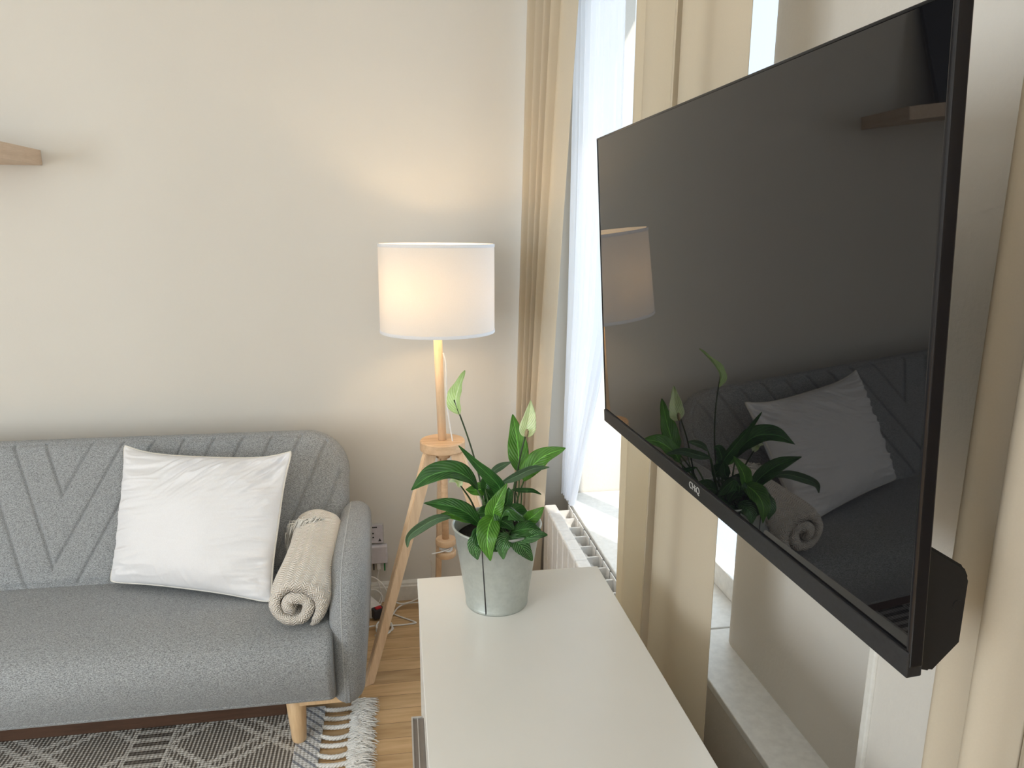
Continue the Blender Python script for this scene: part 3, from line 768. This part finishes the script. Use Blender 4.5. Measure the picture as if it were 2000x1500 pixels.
# ------------------------------------------------------------------ television
tv = empty('television', (0.45, 0.96, 1.115)); tag(tv, 'large flat black television tilted forward on the wall above the sideboard', 'television')
yaw = 0.02
tb = Vector((-math.sin(yaw), math.cos(yaw), 0)); ta = Vector((0.4005-0.438, 0, 1.682-1.115)).normalized(); ta = (ta-tb*ta.dot(tb)).normalized()
tn = ta.cross(tb)                    # out of the screen, towards the room
if tn.x > 0: tn = -tn
P0 = Vector((0.438, 0.96, 1.115))
def T(a, u, d): return P0 + tb*a + ta*u + tn*d        # a along (far +), u up, d towards the room
MT = Matrix((( tb.x, ta.x, tn.x, P0.x), (tb.y, ta.y, tn.y, P0.y), (tb.z, ta.z, tn.z, P0.z), (0, 0, 0, 1)))
def tvbox(name, lo, hi, mat, bevel=0.0, parent=tv, seg=2, smooth=False):
    bm = bmesh.new(); add_box(bm, lo, hi, bevel, seg); bm.transform(MT); return from_bm(name, bm, mat, parent, smooth)
A0, A1, U0, U1 = -0.452, 0.4525, 0.0, 0.5615
scr = tvbox('screen', (A0+0.004, U0+0.016, -0.006), (A1-0.003, U1-0.003, 0.0), 'screen')
bm = bmesh.new()
add_box(bm, (A0, U0+0.0, -0.013), (A0+0.0060, U1, 0.0020), 0.0025, 5); add_box(bm, (A1-0.0032, U0, -0.012), (A1, U1, 0.0012), 0.001)
add_box(bm, (A0, U1-0.0032, -0.012), (A1, U1, 0.0012), 0.001); bm.transform(MT); from_bm('frame', bm, 'blackg', tv)
bz = tvbox('lower_bezel', (A0+0.0005, U0-0.009, -0.012), (A1-0.0005, U0+0.0165, 0.0035), 'bezel', 0.0012)
tvbox('back_shell', (A0+0.030, U0+0.003, -0.024), (A1-0.030, U1-0.02, -0.0125), 'black', 0.004)
bm = bmesh.new()   # rear electronics housing, chamfered downward
fill_prism(bm, [(-0.008, -0.0125), (-0.014, -0.030), (0.012, -0.058), (0.075, -0.062), (0.088, -0.056), (0.118, -0.0125)], 'x', A0+0.008, A1-0.16)
bmesh.ops.bevel(bm, geom=list(bm.edges), offset=0.003, segments=3, affect='EDGES')
bm.transform(MT); hs = from_bm('rear_housing', bm, 'black', tv, False)
b2 = bmesh.new(); bmesh.ops.create_cone(b2, cap_ends=True, segments=20, radius1=0.005, radius2=0.005, depth=0.0008)
b2.transform(Matrix.Rotation(PI/2, 4, 'Y')); b2.transform(Matrix.Translation((A0+0.0079, 0.052, -0.050))); b2.transform(MT); from_bm('socket_hole', b2, 'black', hs)
tvbox('wall_plate', (-0.12, 0.12, -0.10), (0.12, 0.42, -0.029), 'black', 0.004)
bm = bmesh.new(); add_box(bm, (0.46, 0.90, 1.30), (XW+0.12, 0.945, 1.50)); from_bm('wall_arm', bm, 'black', tv)
# maker's lettering on the lower bezel
tc = bpy.data.curves.new('lettering', 'FONT'); tc.body = 'CHiQ'; tc.size = 0.0150; tc.extrude = 0.0003; tc.align_x = 'CENTER'; tc.align_y = 'CENTER'; tc.space_character = 1.0
to = bpy.data.objects.new('lettering', tc); COL.objects.link(to)
dg = bpy.context.evaluated_depsgraph_get(); me = bpy.data.meshes.new_from_object(to.evaluated_get(dg)); bpy.data.objects.remove(to)
# text x runs from far to near for a viewer in the room (viewer's left is the far end)
tx = -tb; ty = ta; c = T(0.0, 0.0062, 0.0038)
me.transform(Matrix(((tx.x, ty.x, tn.x, c.x), (tx.y, ty.y, tn.y, c.y), (tx.z, ty.z, tn.z, c.z), (0, 0, 0, 1))))
lo_ = link('brand_lettering', me, M['silver'], tv)

# ------------------------------------------------------------------ wall shelf
ws = empty('wall_shelf', (-1.9, YB, 1.705)); tag(ws, 'thick oak floating shelf on the back wall above the sofa', 'shelf')
box('board', (-2.45, 2.47, 1.705), (-1.178, YB-0.001, 1.755), 'shelfwood', ws, 0.0015)
bm = bmesh.new(); add_box(bm, (0, 0, 0), (0.30, 0.018, 0.42), 0.002)
bm.transform(Matrix.Translation((-1.72, 2.60, 1.757)) @ Matrix.Rotation(math.radians(-14), 4, 'X'))
pf = from_bm('picture_frame', bm, 'picture'); tag(pf, 'dark picture frame leaning on the oak wall shelf, seen only in the television', 'picture frame')

# ------------------------------------------------------------------ radiator
rd = empty('radiator', (0.595, 2.2, 0)); tag(rd, 'white aluminium column radiator below the tall window', 'radiator')
for k in range(9):
    y0 = 1.82+k*0.080; bm = bmesh.new(); xf, xb, zt, zb = 0.537, 0.637, 0.462, 0.06
    add_box(bm, (xf, y0+0.003, zb), (xf+0.016, y0+0.077, zt), 0.006, 3)
    add_box(bm, (xf+0.012, y0+0.037, zb+0.02), (xb-0.004, y0+0.043, zt-0.012))
    add_box(bm, (xf+0.044, y0+0.006, zb+0.01), (xf+0.048, y0+0.074, zt-0.012))
    add_box(bm, (xb-0.006, y0+0.006, zb+0.01), (xb-0.002, y0+0.074, zt-0.004), 0.001)
    add_box(bm, (xf+0.004, y0+0.0005, zt-0.010), (xf+0.046, y0+0.0795, zt-0.0005), 0.003)
    add_tube(bm, [(0.60, y0+0.0005, zt-0.05), (0.60, y0+0.0795, zt-0.05)], 0.016, 12); add_tube(bm, [(0.60, y0+0.0005, zb+0.05), (0.60, y0+0.0795, zb+0.05)], 0.016, 12)
    from_bm('section', bm, 'radiator', rd)
bm = bmesh.new(); add_tube(bm, [(0.60, 1.81, 0.10), (0.60, 1.775, 0.10), (0.60, 1.765, 0.0)], 0.009, 10); 
from_bm('feed_pipe', bm, 'radiator', rd, True)

# ------------------------------------------------------------------ curtains
def curtain(name, path_top, path_bot, z1, z0, folds, amp, mat, label, ph=0.0, nu=260, nv=40, sharp=1.0, lower_amp=1.2, group=None):
    pt = spline([(x, y, 0) for x, y in path_top], 40); pb = spline([(x, y, 0) for x, y in path_bot], 40)
    def samp(P, u):
        k = u*(len(P)-1); i = min(int(k), len(P)-2); p = P[i].lerp(P[i+1], k-i); d = (P[i+1]-P[i]).normalized(); return p, Vector((d.y, -d.x, 0))
    def f(u, v):
        a, na = samp(pt, u); b, nb = samp(pb, u); p = a.lerp(b, v); n = na.lerp(nb, v)
        ang = folds*2*PI*u + ph + 0.5*noise.noise(Vector((u*3, v*1.2, ph)))
        s = math.sin(ang); s = math.copysign(abs(s)**sharp, s)
        q = amp*(1+(lower_amp-1)*v)*s*(1+0.35*noise.noise(Vector((u*5, v*0.8, 7+ph))))*(0.65+0.75*u)
        p = p + n*q; return Vector((p.x, p.y, z1+(z0-z1)*v))
    o = grid_mesh(name, f, nu, nv, mat)
    if label:
        tag(o, label, 'curtain', group)
    md = o.modifiers.new('cloth', 'SOLIDIFY'); md.thickness = 0.0015; md.offset = 0
    return o
curtain('curtain', [(0.500, 2.705), (0.535, 2.60), (0.565, 2.48), (0.590, 2.33)], [(0.445, 2.710), (0.47, 2.68), (0.49, 2.65), (0.505, 2.585)], 2.86, 0.02, 4.6, 0.020, 'curtain',
        'cream curtain gathered in the room corner behind the floor lamp', 0.4)
curtain('curtain', [(0.600, 1.80), (0.585, 1.70), (0.60, 1.58), (0.605, 1.485)], [(0.600, 1.76), (0.585, 1.68), (0.59, 1.60), (0.60, 1.53)], 2.86, 0.02, 2.0, 0.020, 'curtain',
        'cream curtain hanging behind the sideboard end, nearer the lamp', 1.9)
curtain('curtain', [(0.607, 1.475), (0.575, 1.44), (0.60, 1.34), (0.612, 1.262)], [(0.600, 1.515), (0.575, 1.47), (0.59, 1.34), (0.60, 1.215)], 2.86, 0.02, 1.5, 0.010, 'curtain',
        'broad smooth cream curtain hanging directly behind the television', 0.6)
curtain('curtain', [(0.60, 0.625), (0.575, 0.52), (0.60, 0.40), (0.58, 0.28), (0.60, 0.10), (0.60, -0.25)], [(0.60, 0.625), (0.575, 0.52), (0.60, 0.40), (0.58, 0.28), (0.60, 0.10), (0.60, -0.25)], 2.86, 0.02, 8, 0.022, 'curtain',
        'cream curtain hanging nearest the camera, right of the television', 1.2)  # unseen near end lengthened to keep sun off the sideboard
# sheer voile whose free edge is drawn back towards the corner
def sheer_edge(z):
    if z > 1.7: return 2.045+(0.03*(z-1.7))
    if z > 1.2: return 2.085-(z-1.2)*0.08
    return 2.085 + (1.2-z)/0.65*0.36
def sheer_f(u, v):
    z = 2.84+(0.47-2.84)*v; y0 = 2.64; y1 = sheer_edge(z)
    y = y0+(y1-y0)*u; a = 8*2*PI*u+noise.noise(Vector((u*4, z, 3)))
    return Vector((0.642+0.013*math.sin(a)+0.004*math.sin(a*2.3+z), y, z))
sheer = grid_mesh('sheer_curtain', sheer_f, 220, 50, 'sheer'); tag(sheer, 'translucent white sheer hanging in the tall window beside the corner curtain', 'curtain')
sheer2 = grid_mesh('sheer_curtain', lambda u, v: Vector((0.672+0.010*math.sin(5*2*PI*u), 1.64+(2.05-1.64)*u, 2.84+(1.30-2.84)*v*1.0)), 100, 20, 'sheer')
tag(sheer2, 'translucent white sheer at the tall window, partly hidden by the television', 'curtain')
rod = tube('curtain_rail', [(0.60, 2.735, 2.875), (0.60, -0.35, 2.875)], 0.008, 'white_plastic'); tag(rod, 'white curtain rail under the ceiling along the window wall', 'curtain rail')

# ------------------------------------------------------------------ wall sockets and cables
so = empty('wall_socket', (-0.12, YB, 0.30)); tag(so, 'silver grey wall socket plate behind the sofa arm', 'socket')
box('faceplate', (-0.165, YB-0.012, 0.258), (-0.082, YB, 0.342), 'silver', so, 0.003)
bm = bmesh.new(); add_box(bm, (-0.161, YB-0.0135, 0.262), (-0.086, YB-0.012, 0.338), 0.0004); from_bm('inner_plate', bm, 'lilac_plastic', so)
for z in (0.303, 0.289): lathe('port', [(0, 0), (0.0032, 0), (0.0032, 0.002), (0, 0.002)], (0, 0, 0), 'dark', None).matrix_world = Matrix.Identity(4)
for o in [o for o in COL.objects if o.name.startswith('port')]:
    i = 0 if o.name == 'port' else 1; o.data.transform(Matrix.Translation((-0.124, YB-0.0135, 0.303-0.017*i)) @ Matrix.Rotation(PI/2, 4, 'X')); o.parent = so; o.matrix_parent_inverse = so.matrix_world.inverted()
bm = bmesh.new(); fill_prism(bm, [(-0.105, 0.268), (-0.092, 0.268), (-0.0985, 0.281)], 'y', YB-0.0142, YB-0.0134); from_bm('printed_mark', bm, 'dark', so)
box('printed_mark', (-0.132, YB-0.0142, 0.326), (-0.108, YB-0.0134, 0.331), 'dark', so)
ro = empty('network_box', (-0.11, YB, 0.21)); tag(ro, 'small white box with cables plugged in on the wall under the socket plate', 'network box')
box('casing', (-0.165, YB-0.032, 0.178), (-0.070, YB, 0.252), 'lilac_plastic', ro, 0.004)
box('lilac_light_strip', (-0.158, YB-0.0328, 0.240), (-0.100, YB-0.0318, 0.244), 'lilac_plastic', ro)
box('green_plug', (-0.0855, YB-0.024, 0.143), (-0.0795, YB-0.014, 0.180), 'green_plastic', ro); box('black_plug', (-0.128, YB-0.024, 0.148), (-0.123, YB-0.014, 0.180), 'dark', ro)
box('white_plug', (-0.113, YB-0.026, 0.15), (-0.099, YB-0.012, 0.18), 'white_plastic', ro, 0.002)
ps = empty('power_strip', (-0.16, 2.60, 0)); tag(ps, 'white power strip with red switch on the floor behind the sofa arm', 'power strip')
Rz = Matrix.Translation((-0.132, 2.635, 0)) @ Matrix.Rotation(math.radians(-62), 4, 'Z')
bm = bmesh.new(); add_box(bm, (-0.12, -0.028, 0.001), (0.035, 0.028, 0.042), 0.006, 3); bm.transform(Rz); from_bm('casing', bm, 'white_plastic', ps)
bm = bmesh.new(); add_box(bm, (0.030, -0.022, 0.008), (0.062, 0.022, 0.048), 0.004); bm.transform(Rz); from_bm('plug', bm, 'dark', ps)
bm = bmesh.new(); add_box(bm, (0.040, -0.012, 0.047), (0.058, 0.012, 0.053), 0.002); bm.transform(Rz); from_bm('switch', bm, 'red_plastic', ps)
def cable(label, pts, r=0.0030): tag(tube('cable', pts, r, 'cable', None, 60), label, 'cable')
Y1 = YB-0.03
cable('white cable arching from the wall box down behind the lamp leg', [(-0.106, Y1, 0.152), (-0.112, Y1, 0.11), (-0.10, Y1-0.02, 0.05), (-0.12, 2.66, 0.004)], 0.0022)
cable('upper white cable curving out from behind the sofa arm', [(-0.20, Y1, 0.10), (-0.14, Y1-0.01, 0.128), (-0.095, Y1-0.02, 0.10), (-0.060, Y1-0.04, 0.045), (-0.02, Y1-0.05, 0.022), (0.05, Y1-0.04, 0.035), (0.14, Y1-0.02, 0.09)])
cable('white cable looping beside the sofa arm above the power strip', [(-0.20, 2.68, 0.07), (-0.125, 2.69, 0.075), (-0.095, 2.68, 0.045), (-0.115, 2.66, 0.012), (-0.16, 2.64, 0.02)])
cable('white cable lying along the floor from power strip to sideboard', [(-0.15, 2.63, 0.046), (-0.10, 2.64, 0.020), (-0.035, 2.60, 0.004), (0.025, 2.55, 0.004), (0.030, 2.535, 0.004), (-0.04, 2.53, 0.004), (-0.12, 2.52, 0.015), (-0.17, 2.50, 0.020)])
cable('white cable rising over the floor toward the wall behind the sideboard', [(-0.11, 2.54, 0.004), (-0.075, 2.52, 0.01), (-0.055, 2.60, 0.010), (-0.02, 2.66, 0.014), (0.05, 2.67, 0.016), (0.16, 2.66, 0.010)])
cable('coiled white cable on the floor in front of the power strip', [(-0.12, 2.47, 0.004)]+[(-0.085+0.030*math.cos(a), 2.50+0.045*math.sin(a), 0.004+0.0015*i) for i, a in enumerate([k*0.7 for k in range(16)])], 0.0032)
cable('thin white cable hanging from the lamp spool toward the sideboard', [at(836, 1089, 2.60), at(842, 1100, 2.60), at(843, 1120, 2.61), at(838, 1150, 2.62), at(828, 1185, 2.63)], 0.0024)

# ------------------------------------------------------------------ potted plant
PX, PY = 0.190, 1.368
pp = empty('potted_peace_lily', (PX, PY, TZ)); tag(pp, 'peace lily with glossy leaves and white flowers in a galvanised bucket', 'potted plant')
HB = 0.178
bk = lathe('bucket', [(0, 0.004), (0.060, 0.004), (0.0645, 0.0), (0.0655, 0.002), (0.0655, 0.007), (0.0650, 0.009), (0.0895, HB-0.006), (0.0925, HB-0.005), (0.0935, HB-0.002), (0.0925, HB), (0.0900, HB), (0.0875, HB-0.004), (0.063, 0.010), (0, 0.010)], (PX, PY, TZ), 'galv', pp, 96)
bm = bmesh.new()
a = math.atan2(-0.88, -0.46)
cs, sn = math.cos(a), math.sin(a)
add_tube(bm, [(PX+cs*0.0656, PY+sn*0.0656, TZ+0.004), (PX+cs*0.0889, PY+sn*0.0889, TZ+HB-0.008)], 0.0011, 6); from_bm('bucket_seam', bm, 'dark', bk)
lathe('soil', [(0, 0.012), (0.05, 0.010), (0.0845, 0.0)], (PX, PY, TZ+HB-0.03), 'soil', pp, 40)
def zp(X, Y, y): return at(680+X/2.7786, 700+Y/2.7778, y)     # measured on an enlarged view, then placed at distance y
def leaf(name, ctrl, width, mat, parent, n=(-0.1, -0.8, 0.6), fold=0.25, peak=0.45, curl=0.0, tip=1.0):
    P = spline(ctrl, 36); N = len(P)-1; nn = Vector(n).normalized(); m = 12
    def prof(t): 
        q = t**(math.log(0.5)/math.log(peak)) if t > 0 else 0
        return max(0.0, math.sin(PI*q))**0.85*(1-0.12*t)
    def f(u, v):
        k = v*N; i = min(int(k), N-1); p = P[i].lerp(P[i+1], k-i); tg = (P[min(i+1, N)]-P[max(i-1, 0)]).normalized()
        lat = tg.cross(nn).normalized(); up = lat.cross(tg).normalized()
        w = width*0.5*prof(v)+0.0006; s = (u*2-1)
        wav = 0.035*width*math.sin(v*17+s*2)*abs(s)
        return p + lat*(s*w*(1-curl*abs(s)*0.3)) + up*(abs(s)*w*fold - curl*w*s*s + wav)
    o = grid_mesh(name, f, m, N, mat, parent, uv=lambda u, v: (u, v))
    md = o.modifiers.new('thick', 'SOLIDIFY'); md.thickness = 0.0006; md.offset = 0
    return o
def stalk(ctrl, r, mat='stem', name='stem', parent=pp): return tube(name, ctrl, r, mat, parent, 24, 8)
SZ = TZ+HB-0.02
def base(dx, dy): return Vector((PX+dx, PY+dy, SZ))
# leaves: (control points in the enlarged view with distance, width, material, facing)
def lf(pts, w, mat='leaf', stem=None, sr=0.0016, smat='stemlight', **k):
    ctrl = [zp(*p) for p in pts]; o = leaf('leaf', ctrl, w, mat, pp, **k)
    if stem is not None:
        r = ctrl[0]; s0 = base(*stem); mid = s0.lerp(r, 0.5) + Vector((0, 0, 0.012)); stalk([s0, mid, r], (0.0024, sr), smat, 'leaf_stalk', o)
    return o
lf([(702, 712, 1.385), (655, 650, 1.385), (560, 612, 1.382), (440, 640, 1.378), (343, 715, 1.372)], 0.050, 'leaf', (-0.01, -0.005), n=(0.1, -0.55, 0.8), fold=0.3, peak=0.55)
lf([(917, 610, 1.47), (925, 540, 1.485), (915, 430, 1.51), (893, 303, 1.54)], 0.048, 'leafbright', (0.03, 0.03), n=(-0.25, -1, 0.15), fold=0.15, peak=0.45)
lf([(952, 668, 1.44), (985, 600, 1.44), (1065, 530, 1.435), (1180, 487, 1.42)], 0.046, 'leafbright', (0.035, 0.02), n=(-0.3, -0.8, 0.65), fold=0.2, peak=0.5)
lf([(828, 678, 1.40), (910, 640, 1.40), (1000, 600, 1.40), (1092, 590, 1.40)], 0.019, 'leafgrey', (0.01, 0.01), n=(0.1, -0.9, 0.2), fold=0.5)
lf([(850, 800, 1.36), (825, 705, 1.355), (770, 640, 1.35), (690, 565, 1.345), (600, 473, 1.34)], 0.031, 'leaf', (0.0, -0.02), n=(-0.5, -0.7, 0.4), fold=0.3, peak=0.33)
lf([(765, 645, 1.45), (800, 605, 1.45), (842, 580, 1.45), (885, 562, 1.45)], 0.016, 'leafgrey', (0.0, 0.04), n=(-0.4, -0.8, 0.3))
lf([(715, 905, 1.33), (655, 845, 1.325), (570, 805, 1.32), (490, 792, 1.318), (410, 786, 1.312)], 0.034, 'leaf', (-0.02, -0.02), n=(-0.1, -0.7, 0.6), fold=0.3, peak=0.4)
lf([(720, 890, 1.345), (650, 865, 1.34), (570, 850, 1.34), (500, 845, 1.34)], 0.026, 'leafbright', (-0.02, -0.01), n=(0.1, -0.6, 0.7), fold=0.2)
lf([(560, 862, 1.335), (480, 870, 1.33), (390, 918, 1.32), (328, 970, 1.31), (321, 1026, 1.305)], 0.020, 'leafgrey', None, n=(0.35, -0.85, 0.35), fold=0.4, peak=0.45)
lf([(770, 735, 1.42), (720, 712, 1.42), (680, 715, 1.42), (638, 712, 1.42)], 0.030, 'leafbright', (-0.02, 0.03), n=(-0.1, -0.7, 0.6))
lf([(745, 710, 1.40), (765, 745, 1.40), (775, 770, 1.40), (790, 790, 1.40)], 0.030, 'leaf', (-0.01, 0.0), n=(0.2, -1, 0.2))
lf([(752, 735, 1.41), (748, 690, 1.41), (762, 640, 1.41), (790, 620, 1.41)], 0.026, 'leaf', (0.0, 0.01), n=(0, -1, 0.2))
lf([(790, 850, 1.31), (762, 920, 1.285), (755, 1000, 1.268), (772, 1098, 1.262)], 0.046, 'leafbright', (0.0, -0.05), n=(-0.2, -1, 0.25), fold=0.2, peak=0.40)
lf([(790, 890, 1.31), (790, 830, 1.305), (815, 770, 1.30), (862, 678, 1.30)], 0.036, 'leafbright', (0.0, -0.05), n=(-0.3, -1, 0.1), fold=0.3, peak=0.42)
lf([(845, 800, 1.33), (862, 780, 1.33), (868, 730, 1.33), (870, 700, 1.33)], 0.022, 'leaf', (0.01, -0.03), n=(0.3, -1, 0.1), fold=0.3)
lf([(830, 930, 1.31), (835, 860, 1.30), (870, 818, 1.30), (930, 850, 1.30), (962, 880, 1.30)], 0.042, 'leaf', (0.015, -0.04), n=(0.3, -0.5, 0.9), fold=-0.15, curl=0.4)
lf([(870, 960, 1.30), (910, 990, 1.285), (955, 1035, 1.28), (1000, 1098, 1.285)], 0.036, 'leafstripe', (0.02, -0.05), n=(0.2, -0.9, 0.5), fold=0.2, peak=0.5)
lf([(870, 960, 1.29), (850, 985, 1.275), (838, 1030, 1.265), (842, 1090, 1.262)], 0.032, 'leafstripe', (0.01, -0.05), n=(0, -1, 0.3), fold=0.2, peak=0.42)
lf([(735, 960, 1.30), (700, 990, 1.285), (690, 1035, 1.28), (702, 1092, 1.28)], 0.034, 'leafstripe', (-0.02, -0.05), n=(-0.1, -1, 0.3), fold=0.15, peak=0.45)
lf([(950, 900, 1.34), (985, 870, 1.335), (1020, 845, 1.33), (1062, 806, 1.33)], 0.030, 'leafbright', (0.03, -0.02), n=(0.1, -0.9, 0.5), fold=0.2)
lf([(880, 945, 1.31), (940, 930, 1.30), (1000, 925, 1.30), (1050, 945, 1.30)], 0.040, 'leaf', (0.02, -0.04), n=(0.1, -0.5, 0.9), fold=0.15)
lf([(900, 985, 1.295), (970, 975, 1.285), (1030, 955, 1.285), (1082, 958, 1.29)], 0.026, 'leafstripe', (0.02, -0.05), n=(0.2, -0.6, 0.8), fold=0.1)
lf([(888, 712, 1.42), (940, 715, 1.42), (1000, 718, 1.42), (1048, 738, 1.42)], 0.010, 'leaf', (0.03, 0.01), n=(0.2, -0.9, 0.4), fold=0.4)
lf([(740, 900, 1.33), (800, 880, 1.32), (850, 890, 1.31), (900, 930, 1.305)], 0.046, 'leaf', (0.0, -0.02), n=(0, -0.5, 0.9))
lf([(820, 900, 1.35), (780, 860, 1.345), (740, 840, 1.34), (690, 850, 1.335)], 0.040, 'leaf', (0.0, 0.0), n=(0, -0.6, 0.8))
lf([(850, 870, 1.37), (900, 840, 1.37), (940, 850, 1.37), (985, 885, 1.36)], 0.044, 'leaf', (0.01, 0.0), n=(0.1, -0.6, 0.8))
lf([(745, 930, 1.30), (720, 960, 1.29), (735, 1000, 1.285), (780, 1040, 1.28)], 0.040, 'leaf', (-0.01, -0.05), n=(0, -0.8, 0.6))
lf([(830, 960, 1.30), (800, 990, 1.28), (795, 1020, 1.275), (810, 1048, 1.272)], 0.034, 'leaf', (0.0, -0.05), n=(0, -0.9, 0.5))
lf([(820, 790, 1.40), (790, 760, 1.40), (770, 770, 1.40), (745, 800, 1.40)], 0.030, 'leaf', (0.0, 0.0), n=(0.2, -0.8, 0.6))
# extra bare stalks among the leaves
for (x0, x1, y1, z) in ((890, 905, 640, 1.44), (905, 930, 600, 1.46), (925, 940, 690, 1.44), (915, 912, 730, 1.45), (735, 755, 700, 1.42), (870, 850, 800, 1.40)):
    a = zp(x0, 860, z-0.03); b = zp(x1, y1, z); stalk([a-Vector((0, 0, 0.04)), a.lerp(b, 0.5)+Vector((0.003, 0, 0)), b], (0.0018, 0.0012), 'stemlight')
# flowers
def flower(stem_pts, sp_pts, w, mats, spad=None, n=(0.2, -1, 0.1), sr=0.0016, fold=0.6, peak=0.35):
    e = stalk([zp(*p) for p in stem_pts], (0.0022, sr), 'stem', 'flower_stalk')
    leaf('spathe', [zp(*p) for p in sp_pts], w, mats, e, n=n, fold=fold, peak=peak)
    if spad:
        a, b = zp(*spad[0]), zp(*spad[1]); bm = bmesh.new(); add_tube(bm, [a, a.lerp(b, .3), a.lerp(b, .8), b], [0.0022, 0.0042, 0.004, 0.0018], 10); from_bm('spadix', bm, 'spadix', e, True)
flower([(740, 860, 1.43), (722, 700, 1.45), (690, 560, 1.47), (640, 400, 1.49), (575, 225, 1.505)], [(603, 305, 1.50), (585, 235, 1.503), (600, 160, 1.52), (634, 66, 1.55)], 0.040, 'spathe', None, n=(-0.7, -0.7, 0.2), fold=0.5, peak=0.42)
flower([(910, 860, 1.41), (905, 740, 1.42), (928, 560, 1.42), (960, 425, 1.42)], [(965, 428, 1.43), (972, 370, 1.432), (985, 300, 1.425), (990, 228, 1.42)], 0.036, 'spathewhite', ((965, 430, 1.423), (972, 385, 1.421)), n=(0, -1, 0.15), fold=0.35, peak=0.33)
flower([(700, 850, 1.38), (665, 770, 1.375), (610, 690, 1.37)], [(608, 700, 1.37), (600, 672, 1.37), (575, 660, 1.37), (545, 672, 1.37)], 0.016, 'spathewhite', None, n=(0, -0.6, 0.8), fold=0.3, peak=0.4)
